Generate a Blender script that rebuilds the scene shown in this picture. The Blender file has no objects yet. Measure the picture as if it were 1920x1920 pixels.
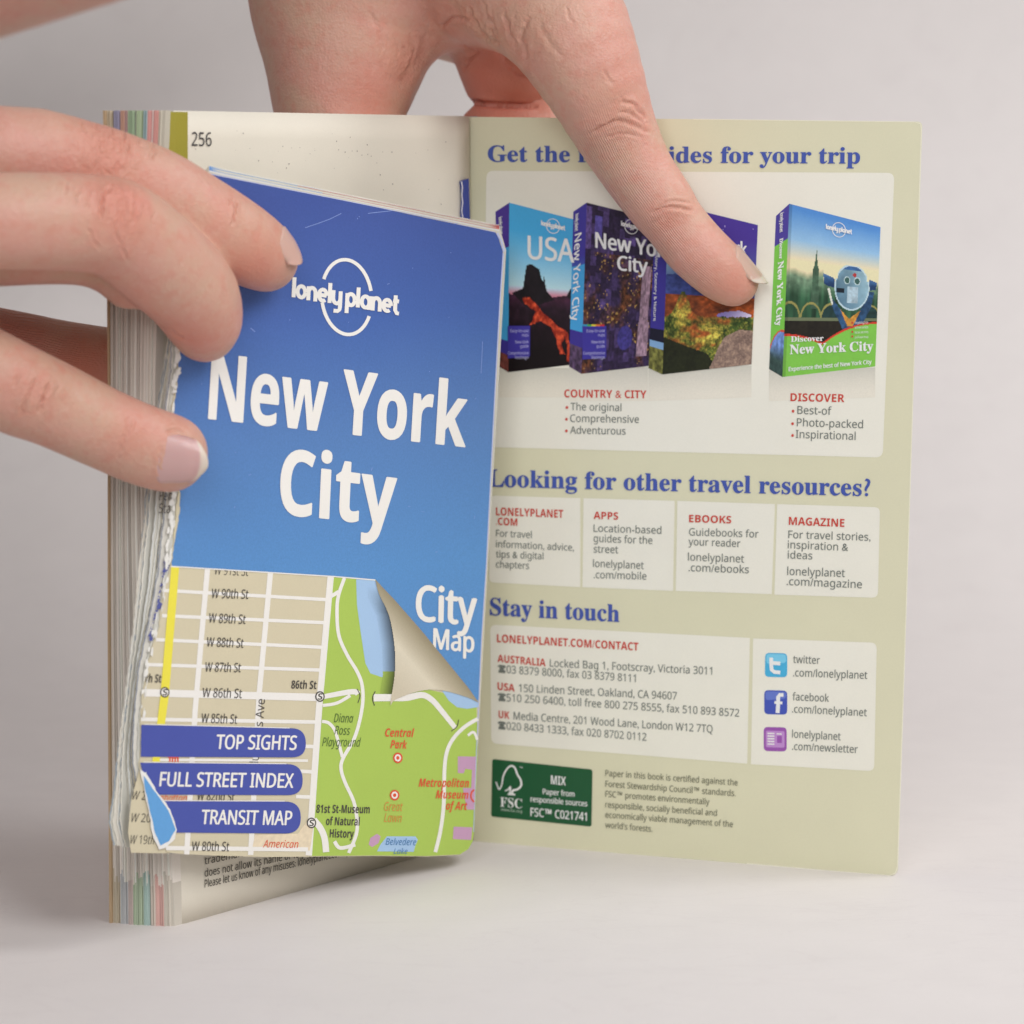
import bpy, bmesh, math, random
import numpy as np
from mathutils import Vector
random.seed(4); rng = np.random.default_rng(4)
sc = bpy.context.scene; col = sc.collection

# ------------------------------------------------------------------ camera
F = 5440.0                                   # focal length in photo pixels (1920 wide)
PITCH = math.atan(657/F); cp, sp = math.cos(PITCH), math.sin(PITCH)
def ray(px, py):
    a = (px-960)/F; b = (960-py)/F
    return Vector((a, cp+b*sp, -sp+b*cp))
H = -0.703*(ray(327,1737).z/ray(327,1737).y)  # camera height over the table
CAM = Vector((0,0,H))
def atY(px, py, D):                          # point seen at a pixel at world distance Y = D
    r = ray(px,py); return CAM + r*(D/r.y)
def at0(px, py):                             # point of the table seen at a pixel
    r = ray(px,py); return CAM + r*(-H/r.z)
cam = bpy.data.cameras.new('camera'); co = bpy.data.objects.new('camera', cam); col.objects.link(co)
co.location = CAM; co.rotation_euler = (math.pi/2-PITCH, 0, 0)
cam.sensor_width = 36; cam.lens = F/1920*36; cam.clip_start = .01; cam.clip_end = 50
cam.dof.use_dof = True; cam.dof.focus_distance = .742; cam.dof.aperture_fstop = 14
sc.camera = co

# ------------------------------------------------------------------ light
w = bpy.data.worlds.new('World'); sc.world = w; w.use_nodes = True
w.node_tree.nodes['Background'].inputs[0].default_value = (.96,.97,1,1)
w.node_tree.nodes['Background'].inputs[1].default_value = .15
def area(name, loc, tgt, size, power, colr, spread=180):
    l = bpy.data.lights.new(name,'AREA'); l.shape='RECTANGLE'; l.size=size[0]; l.size_y=size[1]; l.energy=power; l.color=colr; l.spread=math.radians(spread)
    o = bpy.data.objects.new(name,l); col.objects.link(o); o.location=loc
    o.rotation_euler=(Vector(tgt)-Vector(loc)).to_track_quat('-Z','Y').to_euler(); return o
area('key_softbox', (.40,.24,.62), (.05,.77,.08), (.36,.36), 1.30, (1,.99,.985), 110)
area('fill_softbox', (-.12,-.02,.46), (.07,.78,.10), (.36,.36), .95, (.985,.985,1), 120)
area('backdrop_softbox', (.80,.85,.95), (.42,1.28,.22), (.5,.5), 3.9, (.99,.985,1), 140)
sc.view_settings.view_transform='Standard'; sc.view_settings.look='None'; sc.view_settings.exposure=0
sc.view_settings.gamma=1
sc.cycles.use_denoising = True; sc.cycles.max_bounces = 6

# ------------------------------------------------------------------ materials
def lin(c):
    c=np.asarray(c,float)/255.; return np.where(c<=.04045,c/12.92,((c+.055)/1.055)**2.4)
K = 1.12
def C(*c): return tuple(np.minimum(lin(c)*K,.88))+(1.,)
def nt(m): m.use_nodes=True; return m.node_tree, m.node_tree.nodes['Principled BSDF']
_mats={}
def mat(c, rough=.55, grain=.03, name=None, attr=False, spec=.35, bump=0.0, nscale=2500):
    key=(tuple(np.round(c,4)) if c is not None else None,rough,grain,attr,name)
    if key in _mats: return _mats[key]
    m=bpy.data.materials.new(name or 'ink'); t,b=nt(m); N=t.nodes; L=t.links
    b.inputs['Roughness'].default_value=rough; b.inputs['Specular IOR Level'].default_value=spec
    tc=N.new('ShaderNodeTexCoord')
    nz=N.new('ShaderNodeTexNoise'); nz.inputs['Scale'].default_value=nscale; nz.inputs['Detail'].default_value=3
    L.new(tc.outputs['Object'],nz.inputs['Vector'])
    mr=N.new('ShaderNodeMapRange'); mr.inputs[3].default_value=1-grain*1.6; mr.inputs[4].default_value=1+grain*1.6
    L.new(nz.outputs['Fac'],mr.inputs[0])
    n2=N.new('ShaderNodeTexNoise'); n2.inputs['Scale'].default_value=60; n2.inputs['Detail'].default_value=4
    L.new(tc.outputs['Object'],n2.inputs['Vector'])
    mr2=N.new('ShaderNodeMapRange'); mr2.inputs[3].default_value=.965; mr2.inputs[4].default_value=1.035
    L.new(n2.outputs['Fac'],mr2.inputs[0])
    mm=N.new('ShaderNodeMath'); mm.operation='MULTIPLY'; L.new(mr.outputs[0],mm.inputs[0]); L.new(mr2.outputs[0],mm.inputs[1])
    vm=N.new('ShaderNodeVectorMath'); vm.operation='SCALE'; L.new(mm.outputs[0],vm.inputs['Scale'])
    if attr:
        a=N.new('ShaderNodeAttribute'); a.attribute_name='Col'; L.new(a.outputs['Color'],vm.inputs[0])
    else: vm.inputs[0].default_value=c[:3]
    L.new(vm.outputs[0],b.inputs['Base Color'])
    if bump:
        bp=N.new('ShaderNodeBump'); bp.inputs['Strength'].default_value=bump; bp.inputs['Distance'].default_value=.0004
        L.new(n2.outputs['Fac'],bp.inputs['Height']); L.new(bp.outputs[0],b.inputs['Normal'])
    _mats[key]=m; return m
MCOL = mat(None, .55, .03, 'printed_paper', True)
MPHOTO = mat(None, .4, .05, 'printed_photo', True)

# ------------------------------------------------------------------ objects
def props(o, **k):
    for a,b in k.items():
        if b is not None: o[a]=b
    return o
def link(name, me, m, parent=None, smooth=False):
    o=bpy.data.objects.new(name,me); col.objects.link(o)
    if m is not None: me.materials.append(m)
    if parent is not None: o.parent=parent
    if smooth: me.polygons.foreach_set('use_smooth',[True]*len(me.polygons))
    return o
def mesh(name, v, f):
    me=bpy.data.meshes.new(name); me.from_pydata([tuple(x) for x in v],[],f); me.update(); return me
def empty(name, loc, label, cat, group=None):
    o=bpy.data.objects.new(name,None); col.objects.link(o); o.empty_display_size=.02
    # parts are modelled in world space, so the empty keeps its place through an inverse on each part
    o.location=loc; return props(o,label=label,category=cat,group=group)
def adopt():
    bpy.context.view_layer.update()
    for o in list(col.objects):
        if o.parent is not None and o.parent.parent is None and o.parent.type=='EMPTY':
            o.matrix_parent_inverse=o.parent.matrix_world.inverted()

LAY=6e-5
class Surf:
    def __init__(s, P, Q, TL, TR, BR, BL, tilt=0.0):
        # vertical plane through P and Q (optionally leaning back by tilt), corners in photo pixels
        d=(Q-P); d.z=0; d.normalize(); n=Vector((d.y,-d.x,0))
        if n.y>0: n=-n
        n=(n+Vector((0,0,tilt))).normalized()
        s.o=P; s.n=n; s.c=[Vector((*x,0)) for x in (TL,TR,BR,BL)]
    def at(s, px, py, lift=0):
        r=ray(px,py); t=(s.o+s.n*(lift*LAY)-CAM).dot(s.n)/r.dot(s.n)
        return CAM+r*t
    def up(s, px, py):
        TL,TR,BR,BL=s.c; x0=TL.x+(BL.x-TL.x)*(py-TL.y)/(BL.y-TL.y); x1=TR.x+(BR.x-TR.x)*(py-TR.y)/(BR.y-TR.y)
        k=(px-x0)/(x1-x0); a=(TL-BL).normalized(); b=(TR-BR).normalized(); u=a.lerp(b,k).normalized()
        return u.x,u.y
SB=at0(888,1577); RB=at0(1683,1643); PB=at0(327,1737); LB=at0(210,1730)
cover_s=Surf(SB,RB,(880,218),(1728,228),(1683,1643),(888,1577))
page_s=Surf(SB,PB,(313,207),(880,218),(888,1577),(327,1737))
mBL=atY(245,1600,.684); mBR=atY(888,1600,.764)
map_s=Surf(mBL,mBR,(385,320),(945,440),(888,1600),(245,1600))

def poly(s, pts, lift, name, m, parent, **k):
    me=mesh(name,[s.at(x,y,lift) for x,y in pts],[tuple(range(len(pts)))])
    return props(link(name,me,m,parent),**k)
def slab(s, pts, thick, lift, name, m, parent, **k):
    n=len(pts); v=[s.at(x,y,lift) for x,y in pts]; v+=[p-s.n*thick for p in v]
    f=[tuple(range(n)),tuple(range(2*n-1,n-1,-1))]+[(i,i+n,(i+1)%n+n,(i+1)%n) for i in range(n)]
    me=mesh(name,v,f); bm=bmesh.new(); bm.from_mesh(me); bmesh.ops.recalc_face_normals(bm,faces=bm.faces); bm.to_mesh(me); bm.free()
    return props(link(name,me,m,parent),**k)
def smoothline(p, n=6):
    if len(p)<3: return p
    out=[]
    for i in range(len(p)-1):
        a=p[max(i-1,0)]; b=p[i]; c=p[i+1]; d=p[min(i+2,len(p)-1)]
        for k in range(n):
            t=k/n
            out.append(tuple(.5*((2*b[j])+(c[j]-a[j])*t+(2*a[j]-5*b[j]+4*c[j]-d[j])*t*t+(3*b[j]-a[j]-3*c[j]+d[j])*t**3) for j in (0,1)))
    out.append(p[-1]); return out
def stroke_geo(s, p, wd, lift, V, Fc, smooth=True):
    if smooth: p=smoothline(p)
    wm=(max(wd) if isinstance(wd,tuple) else wd)*.12; q=[p[0]]
    for a in p[1:]:
        if math.hypot(a[0]-q[-1][0],a[1]-q[-1][1])>wm: q.append(a)
    p=q if len(q)>1 else p
    n=len(p); b0=len(V)
    for i,(x,y) in enumerate(p):
        x0,y0=p[max(i-1,0)]; x1,y1=p[min(i+1,n-1)]; dx,dy=x1-x0,y1-y0; l=math.hypot(dx,dy) or 1
        ww=wd[0]+(wd[1]-wd[0])*i/(n-1) if isinstance(wd,tuple) else wd
        ox,oy=-dy/l*ww/2,dx/l*ww/2
        V.append(s.at(x+ox,y+oy,lift)); V.append(s.at(x-ox,y-oy,lift))
    for i in range(n-1): Fc.append((b0+2*i,b0+2*i+1,b0+2*i+3,b0+2*i+2))
def strokes(s, lines, lift, name, m, parent, smooth=True, **k):
    V=[];Fc=[]
    for i,(p,wd) in enumerate(lines): stroke_geo(s,p,wd,lift+i*.05,V,Fc,smooth)
    return props(link(name,mesh(name,V,Fc),m,parent),**k)
def rrect(q, r, n=5):
    # rounded quad, q = TL,TR,BR,BL pixel corners, r one radius or four
    r=r if isinstance(r,(list,tuple)) else [r]*4; out=[]
    for i in range(4):
        p=Vector(q[i]); a=(Vector(q[i-1])-p).normalized(); b=(Vector(q[(i+1)%4])-p).normalized()
        if r[i]==0: out.append(tuple(p)); continue
        for k in range(n+1):
            t=k/n; e0=p+a*r[i]; e1=p+b*r[i]
            out.append(tuple(e0*(1-t)**2+p*2*t*(1-t)+e1*t*t))
    return out
# ---- lettering: real outlines, warped to a baseline on the sheet
ST={'serif':(0x1D400,0x1D41A,0x1D7CE),'bold':(0x1D5D4,0x1D5EE,0x1D7EC),'sans':(0x1D5A0,0x1D5BA,0x1D7E2),
    'ital':(0x1D608,0x1D622,0x1D7E2),'bital':(0x1D63C,0x1D656,0x1D7EC)}
def styled(t,st):
    if st=='plain': return t
    a,b,d=ST[st]; o=''
    for ch in t:
        if 'A'<=ch<='Z': o+=chr(a+ord(ch)-65)
        elif 'a'<=ch<='z': o+=chr(b+ord(ch)-97)
        elif '0'<=ch<='9': o+=chr(d+ord(ch)-48)
        else: o+=ch
    return o
_tc={}
def textmesh(t, st, off=0):
    k=(t,st)
    if k not in _tc:
        c=bpy.data.curves.new('t','FONT'); c.body=styled(t,st); c.resolution_u=3
        o=bpy.data.objects.new('t',c); me=bpy.data.meshes.new_from_object(o)
        v=np.array([x.co[:2] for x in me.vertices]); f=[tuple(p.vertices) for p in me.polygons]
        bpy.data.objects.remove(o); bpy.data.curves.remove(c); bpy.data.meshes.remove(me)
        _tc[k]=(v,f)
    return _tc[k]
CAPH=.714
def text(s, t, p0, p1, cap, st, m, parent, lift=3, name='text_print', cap1=None, off=0, upv=None, keep=None, ch=None):
    v,f=textmesh(t,st,off); x0,x1=v[:,0].min(),v[:,0].max(); hh=ch or (.66 if st=='serif' else CAPH*.98)
    cap1=cap1 or cap; V=[]
    for x,y in v:
        u=(x-x0)/(x1-x0); bx=p0[0]+(p1[0]-p0[0])*u; by=p0[1]+(p1[1]-p0[1])*u
        ux,uy=upv or s.up(bx,by); h=(cap+(cap1-cap)*u)*y/hh
        V.append(s.at(bx+ux*h,by+uy*h,lift))
    if off:   # heavier strokes: the same outlines printed again a hair to each side
        n=len(V); d=off*cap/hh*1.3; ex=(p1[0]-p0[0],p1[1]-p0[1]); L=math.hypot(*ex); ex=(ex[0]/L*d,ex[1]/L*d); W=list(V); f2=list(f)
        for kk,(sx,sy) in enumerate(((1,0),(-1,0),(0,.7),(0,-.7))):
            for x,y in v:
                u=(x-x0)/(x1-x0); bx=p0[0]+(p1[0]-p0[0])*u; by=p0[1]+(p1[1]-p0[1])*u
                ux,uy=upv or s.up(bx,by); h=(cap+(cap1-cap)*u)*y/hh
                W.append(s.at(bx+ux*h+ex[0]*sx+ux*d*sy,by+uy*h+ex[1]*sx+uy*d*sy,lift-.05*(kk+1)))
            f2+=[tuple(i+n*(kk+1) for i in q) for q in f]
        V,f=W,f2
    return link(name,mesh(name,V,f),m,parent)
# ---- "photographs" on the printed covers: a fine grid whose colours are computed
def vnoise(x, y, seed=0):
    xi=np.floor(x).astype(int); yi=np.floor(y).astype(int); xf=x-xi; yf=y-yi
    def h(a,b):
        n=(a*374761393+b*668265263+seed*974634777)&0x7fffffff; n=((n^(n>>13))*1274126177)&0x7fffffff
        return ((n^(n>>16))&0xffff)/65535.
    sx=xf*xf*(3-2*xf); sy=yf*yf*(3-2*yf)
    return (h(xi,yi)*(1-sx)+h(xi+1,yi)*sx)*(1-sy)+(h(xi,yi+1)*(1-sx)+h(xi+1,yi+1)*sx)*sy
def fbm(x,y,seed=0,o=3):
    r=0;a=.5
    for i in range(o): r=r+a*vnoise(x*2**i,y*2**i,seed+i); a*=.5
    return r/(1-.5**o)
def inpoly(u,v,P):
    r=np.zeros(u.shape,bool); n=len(P)
    for i in range(n):
        x0,y0=P[i];x1,y1=P[i-1]
        if y0==y1: continue
        c=((y0>v)!=(y1>v))&(u<(x1-x0)*(v-y0)/(y1-y0)+x0); r^=c
    return r
def mixc(a,b,t): t=np.clip(t,0,1)[...,None]; return a*(1-t)+b*t
def A(*c): return np.array(c,float)
def raster(s, q, res, fn, lift, name, parent, mask=None, m=None):
    nu,nv=res; us=(np.arange(nu+1))/nu; vs=np.arange(nv+1)/nv
    q=[np.array(x,float) for x in q]
    U,Vv=np.meshgrid(us,vs); P=((1-U)*(1-Vv))[...,None]*q[0]+(U*(1-Vv))[...,None]*q[1]+(U*Vv)[...,None]*q[2]+((1-U)*Vv)[...,None]*q[3]
    verts=[s.at(x,y,lift) for x,y in P.reshape(-1,2)]
    cu,cv=np.meshgrid((np.arange(nu)+.5)/nu,(np.arange(nv)+.5)/nv)
    c=np.clip(fn(cu,cv),0,255); keep=np.ones(cu.shape,bool) if mask is None else mask(cu,cv)
    idx=np.argwhere(keep); f=[]; cc=[]
    for j,i in idx:
        a=j*(nu+1)+i; f.append((a+nu+1,a+nu+2,a+1,a)); cc.append(c[j,i])
    me=mesh(name,verts,f); at=me.color_attributes.new('Col','FLOAT_COLOR','CORNER')
    lc=np.minimum(lin(np.array(cc))*K,.88); lc=np.repeat(lc,4,axis=0); lc=np.hstack([lc,np.ones((len(lc),1))])
    at.data.foreach_set('color',lc.ravel().astype(np.float32))
    return link(name,me,m or MPHOTO,parent)

# ================================================================== SETTING
def backdrop():
    prof=[(-1.2,0),(.2,0),(.8,0),(.98,0)]
    for k in range(1,19):
        a=k/18*math.pi/2*.93; prof.append((.98+.30*math.sin(a),.30*(1-math.cos(a))))
    y,z=prof[-1]; prof+= [(y+.05,z+.6),(y+.1,z+1.3)]
    V=[];Fc=[]; xs=[-2.2,-1,0,1,2.2]
    for (yy,zz) in prof:
        for x in xs: V.append((x,yy,zz))
    n=len(xs)
    for i in range(len(prof)-1):
        for j in range(n-1): a=i*n+j; Fc.append((a,a+1,a+n+1,a+n))
    m=mat(tuple(lin((230,224,221)))+(1,),.6,.012,'backdrop_paper',nscale=900)
    t=m.node_tree; N=t.nodes; L=t.links; b=N['Principled BSDF']
    # faint scuffs and hair-thin scratches in the white surface
    tc=N.new('ShaderNodeTexCoord'); mp=N.new('ShaderNodeMapping'); mp.inputs['Scale'].default_value=(18,60,18); mp.inputs['Rotation'].default_value=(0,0,.5)
    nz=N.new('ShaderNodeTexNoise'); nz.inputs['Scale'].default_value=1; nz.inputs['Detail'].default_value=6; nz.inputs['Distortion'].default_value=1.2
    L.new(tc.outputs['Object'],mp.inputs[0]); L.new(mp.outputs[0],nz.inputs['Vector'])
    cr=N.new('ShaderNodeValToRGB'); e=cr.color_ramp.elements; e[0].position=.50;e[0].color=(1,1,1,1); e[1].position=.53;e[1].color=(1,1,1,1)
    q=cr.color_ramp.elements.new(.515); q.color=(.955,.945,.95,1)
    L.new(nz.outputs['Fac'],cr.inputs[0])
    src=b.inputs['Base Color'].links[0].from_socket
    mx=N.new('ShaderNodeMix'); mx.data_type='RGBA'; mx.blend_type='MULTIPLY'; mx.inputs[0].default_value=.55
    L.new(src,mx.inputs[6]); L.new(cr.outputs[0],mx.inputs[7]); L.new(mx.outputs[2],b.inputs['Base Color'])
    o=link('studio_backdrop',mesh('studio_backdrop',V,Fc),m,None,True)
    props(o,kind='structure',label='seamless off-white studio backdrop sweeping up behind the book',category='backdrop')
backdrop()

# ================================================================== GUIDEBOOK
book=empty('guidebook',((PB+SB)/2),'thick open guidebook standing upright, beige inside back cover facing the viewer','book')
def ycurve(tab,y):
    xs=[a for a,_ in tab]; return float(np.interp(y,xs,[b for _,b in tab]))
FX=[(207,313),(420,298),(640,291),(850,289),(1100,296),(1400,312),(1600,325),(1737,328)]
RX=[(207,196),(250,200),(640,206),(1200,206),(1737,210)]
def smoothtab(T):
    ys=np.linspace(207,1737,60); v=np.interp(ys,[a for a,_ in T],[b for _,b in T]); k=np.ones(9)/9
    vv=np.convolve(np.pad(v,4,mode='edge'),k,'valid'); return list(zip(ys,vv))
FX=smoothtab(FX); RX=smoothtab(RX)
ztop=page_s.at(880,218).z; zfore=page_s.at(313,207).z
rows=[207,232,292,292.6,420,560,700,850,1000,1200,1400,1560,1646,1648,1700,1737]
rearN=Vector((-.0135,.0115,0))
def forept(t,y):
    a=page_s.at(ycurve(FX,y),y); zz=a.z
    b0=atY(ycurve(RX,y),y,LB.y); b=Vector((b0.x,b0.y,zz))
    p=a.lerp(b,t); bulge=math.sin(math.pi*t)*.0008; return p+Vector((-.4,-.9,0))*bulge
def spinept(t,y,zz):
    k=(y-207)/(1530.); p=SB.copy(); p.z=zz; return p+rearN*1.15*t+Vector((-.0008,-.0004,0))
TOPC=[(0,.12,(176,170,150)),(.12,.2,(205,104,98)),(.2,.23,(225,205,200)),(.23,.28,(200,100,100)),(.28,.35,(110,160,170)),(.35,.46,(135,170,115)),
      (.46,.50,(110,115,110)),(.5,.61,(120,165,115)),(.61,.67,(165,105,110)),(.67,.76,(208,140,110)),(.76,.88,(110,110,160)),(.88,1.1,(200,178,140))]
BOTC=[(0,.14,(200,192,178)),(.14,.28,(212,150,142)),(.28,.36,(214,200,186)),(.36,.46,(140,184,178)),(.46,.62,(158,186,150)),(.62,.72,(206,184,180)),(.72,.85,(178,184,190)),(.85,1.1,(205,190,160))]
def pick(T,t):
    for a,b,c in T:
        if a<=t<b: return c
    return T[-1][2]
def leaf(name,t0,t1,jit,parent,mid,colored=True,rowsx=rows):
    yj=random.uniform(-14,16); thr=1647+yj; rowsx=[y+yj if y in (1646,1648) else y for y in rowsx]
    V=[];Cc=[]; n=len(rowsx); cf=[]
    for y in rowsx:
        a=forept(t0,y); b=forept(t1,y); d=(a-spinept(t0,y,a.z)).normalized()
        a=a+d*jit; b=b+d*jit*.9
        s0=spinept(t0,y,a.z); s1=spinept(t1,y,a.z)
        # outer 6 % of the sheet gets its own column so that the edge colour stays on the edge
        V+=[a,b,b.lerp(s1,.05),s1,s0,a.lerp(s0,.05)]
    Fc=[];fc=[]
    body=lin((214,206,194))*K; jt=random.uniform(.86,1.12)
    for i in range(n-1):
        y=(rowsx[i]+rowsx[i+1])/2
        tt=(t0+t1)/2
        ec=lin(pick(TOPC,tt))*K if y<292 else (lin(pick(BOTC,tt))*K if y>thr else lin(mid)*K)
        if colored and (y<292 or y>thr): ec=ec*.62+lin((196,190,180))*.38*K
        ec=ec*jt
        if not colored: ec=lin(mid)*K
        for j in range(6):
            k=(j+1)%6; a=i*6
            Fc.append((a+j,a+k,a+6+k,a+6+j)); fc.append(ec if j in (0,1,5) else (body if colored else lin(mid)*K))
    Fc.append(tuple(range(5,-1,-1))); fc.append(body); Fc.append(tuple(range(6*(n-1),6*n))); fc.append(body)
    me=mesh(name,V,Fc)
    at=me.color_attributes.new('Col','FLOAT_COLOR','CORNER'); arr=[]
    for p,c in zip(me.polygons,fc):
        arr+=[(*np.minimum(c,.88),1)]*p.loop_total
    at.data.foreach_set('color',np.array(arr,np.float32).ravel())
    bm=bmesh.new(); bm.from_mesh(me); bmesh.ops.recalc_face_normals(bm,faces=bm.faces); bm.to_mesh(me); bm.free()
    return link(name,me,MCOL,parent)
NL=64
tt=np.cumsum(rng.uniform(.5,1.5,NL)); tt=np.concatenate([[0],tt/tt[-1]])
for i in range(NL):
    g=random.choice([0,0,-10,-22,6,8]); c=(228+g,220+g,210+g)
    leaf('page',tt[i]*.965+.012,(tt[i]+(tt[i+1]-tt[i])*.95)*.965+.012,random.uniform(-.0005,.0002)+(-.0008 if i%9==4 else 0),book,c)
leaf('front_cover',.985,1.03,.0004,book,(186,160,128),False)
# page 256, the last page
Mpage=mat(C(217,210,195),.6,.02,'page_paper',bump=.25)
def pageface():
    ys=[r for r in np.linspace(207,1737,30)]; nx=26; V=[];Fc=[]
    for y in ys:
        k=(y-207)/1530.; x0=ycurve(FX,y)+.5; x1=880+8*k
        ytop0,ytop1=207,218
        for i in range(nx+1):
            u=(i/nx)**1.25; x=x0+(x1-x0)*u
            yy=(207+11*u)*(1-k)+(1737-(1737-1577)*u)*k
            p=page_s.at(x,yy,2); 
            e=max(0,1-(x-x0)/30); p=p+Vector((-.25,.6,0))*(.0016*e*e)
            V.append(p)
    for j in range(len(ys)-1):
        for i in range(nx):
            a=j*(nx+1)+i; Fc.append((a+nx+1,a+nx+2,a+1,a))
    o=link('last_page',mesh('last_page',V,Fc),Mpage,book,True)
    m=o.modifiers.new('thick','SOLIDIFY'); m.thickness=.00012; m.offset=-1
    return o
lp=pageface()
Molive=mat(C(150,141,52),.55,.04,'olive_ink')
# olive thumb tab printed on the outer margin of the page
V=[];Fc=[]; ys=[209.5,250,300,360,420]
for y in ys:
    for x in (ycurve(FX,y)+4-3*(y<240)*0,330,352):
        e=max(0,1-(x-ycurve(FX,y))/30); V.append(page_s.at(x,y+(0 if y>212 else (x-313)*.01),5)+Vector((-.25,.6,0))*(.0016*e*e))
for j in range(len(ys)-1):
    for i in range(2): a=j*3+i; Fc.append((a+3,a+4,a+1,a))
link('margin_tab_print',mesh('margin_tab_print',V,Fc),Molive,lp)
ink=mat(C(62,60,62),.6,.05,'black_ink'); text(page_s,'256',(360,273),(397,274),25,'sans',ink,lp,6,'page_number_print')
ink2=mat(C(84,80,72),.6,.05,'soft_black_ink')
for tx,p0,p1 in [('trademarks of Lonely Planet in the US and',(384,1621),(690,1556)),('does not allow its name or logo to be used',(384,1644),(645,1590)),
                 ('Please let us know of any misuses: lonelyplanet.com/ip',(384,1664),(655,1602))]:
    text(page_s,tx,p0,p1,14,'sans',ink2,lp,6,'legal_text_print',off=.004)
# specks on the page
V=[];Fc=[]
for i in range(46):
    x=random.gauss(620,120) if i<30 else random.uniform(400,860); y=random.gauss(292,12) if i<30 else random.uniform(240,400); y=min(y,350+(x-500)*.1); r=random.uniform(.4,1.3)
    b=len(V); V+=[page_s.at(x-r,y,4),page_s.at(x,y-r,4),page_s.at(x+r,y,4),page_s.at(x,y+r*1.5,4)]; Fc.append((b,b+3,b+2,b+1))
props(link('ink_specks',mesh('ink_specks',V,Fc),mat(C(150,140,135),.7,.1,'speck'),lp),kind='stuff')
# glued remains of the map pocket by the gutter
Mtab=mat(C(58,72,148),.45,.04,'blue_card')
tab=slab(page_s,[(864,340),(868,338),(879,335),(883,470),(866,470),(867,430),(865,400),(867,370)],.0004,12,'map_hinge_stub',Mtab,book)
strokes(page_s,[([(865,340),(867,350),(866,365),(867.5,380),(866,395),(868,412),(867,440),(867,468)],(2.2,1.6))],13,'torn_edge',mat(C(225,222,225),.7,.05,'torn_white'),tab)
# spine strip behind the gutter
sv=[];
for z in (0.0003,ztop):
    for p in (Vector((SB.x,SB.y,z))+Vector((.0006,.0005,0)), Vector((SB.x,SB.y,z))+Vector((.0006,.0005,0))+rearN*1.22, Vector((SB.x,SB.y,z))+Vector((.0011,.0011,0))+rearN*1.22, Vector((SB.x,SB.y,z))+Vector((.0012,.0006,0))): sv.append(p)
link('spine',mesh('spine',sv,[(0,1,2,3),(7,6,5,4),(0,4,5,1),(1,5,6,2),(2,6,7,3),(3,7,4,0)]),mat(C(120,120,150),.45,.03,'spine_card'),book)

# ------------------------------------------------------------------ inside back cover
Mcov=mat(C(213,210,181),.45,.02,'beige_card',bump=.15)
BC=slab(cover_s,rrect([(880,219),(1729,228),(1683,1643),(888,1577)],[0,10,16,0]),.00035,0,'back_cover',Mcov,book)
strokes(cover_s,[([(1300,223.5),(1500,226),(1716,228.5),(1726,232),(1727.6,240),(1722,420),(1706,930),(1690,1420),(1683,1625),(1679,1637),(1668,1641.5),(1560,1633),(1400,1619)],(1.4,2.4))],.6,'worn_edge',mat(C(229,225,205),.7,.05,'worn_card'),BC,False)
P1=mat(C(230,227,214),.45,.02,'pale_panel_ink'); S=cover_s
panel1=poly(S,rrect([(912,320),(1677,324),(1655,858),(905,838)],[14,14,14,0]),1,'panel_print',P1,BC)
for q,r in [([(918,929),(1088,934),(1088,1101),(917,1092)],[10,0,0,10]),([(1094,934),(1265,939),(1262,1108),(1092,1101)],0),([(1270,939),(1453,945),(1447,1114),(1267,1108)],0),([(1457,945),(1650,951),(1646,1121),(1452,1115)],[0,11,12,0]),
            ([(919,1171),(1406,1196),(1401,1432),(921,1394)],[12,0,0,12]),([(1412,1197),(1644,1205),(1639,1446),(1408,1433)],[0,12,12,0])]:
    poly(S,rrect(q,r),1,'panel_print',P1,BC)
blue=mat(C(66,86,164),.45,.04,'blue_ink'); red=mat(C(196,66,54),.45,.04,'red_ink'); grey=mat(C(112,118,112),.5,.05,'grey_ink')
def sizeh(t,a,b,y0,y1,cap): text(S,t,(a,y0),(b,y1),cap,'serif',blue,BC,3,'heading_print',off=.008)
sizeh('Get the right guides for your trip',915,1612,303,306.5,29)
sizeh('Looking for other travel resources?',916,1631,912,930,31)
sizeh('Stay in touch',919,1161,1153,1166,31)
def R(t,a,y0,b,y1,cap=13.5): text(S,t,(a,y0),(b,y1),cap,'bold',red,BC,3,'caption_print')
def G(t,a,y0,b,y1,cap=13.5,off=.004): text(S,t,(a,y0),(b,y1),cap,'sans',grey,BC,3,'body_text_print',off=off)
R('COUNTRY & CITY',1058,745,1212,747,14.5)
G('The original',1070,769,1165,771); G('Comprehensive',1069,791,1198,793); G('Adventurous',1069,813,1173,815)
R('DISCOVER',1482,752,1583,754,14.5)
G('Best-of',1495,776,1559,778,14.5); G('Photo-packed',1494,799,1618,803,14.5); G('Inspirational',1492,821,1604,825,14.5)
def dotm(s,cx,cy,rx,ry,lift,name,m,parent,n=20,r0=None):
    if r0 is None: return poly(s,[(cx+rx*math.cos(-k/n*2*math.pi),cy+ry*math.sin(-k/n*2*math.pi)) for k in range(n)],lift,name,m,parent)
for x,y in [(1063,764),(1062,786),(1062,808),(1487,771),(1486,794.5),(1486,816.5)]: dotm(S,x,y,2.6,2.8,3,'bullet_print',red,BC,10)
R('LONELYPLANET',930,966,1056,971,14.5); R('.COM',930,984,970,986)
G('For travel',930,1006,997,1009,12.5); G('information, advice,',930,1026,1076,1033,12.5); G('tips & digital',930,1045,1019,1049,12.5); G('chapters',930,1064,992,1067,12.5)
R('APPS',1113,973,1159,974.5); G('Location-based',1113,997,1240,1001); G('guides for the',1113,1016,1223,1020); G('street',1113,1036,1159,1037.5)
G('lonelyplanet',1112,1063,1207,1067); G('.com/mobile',1113,1084,1212,1087)
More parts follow.
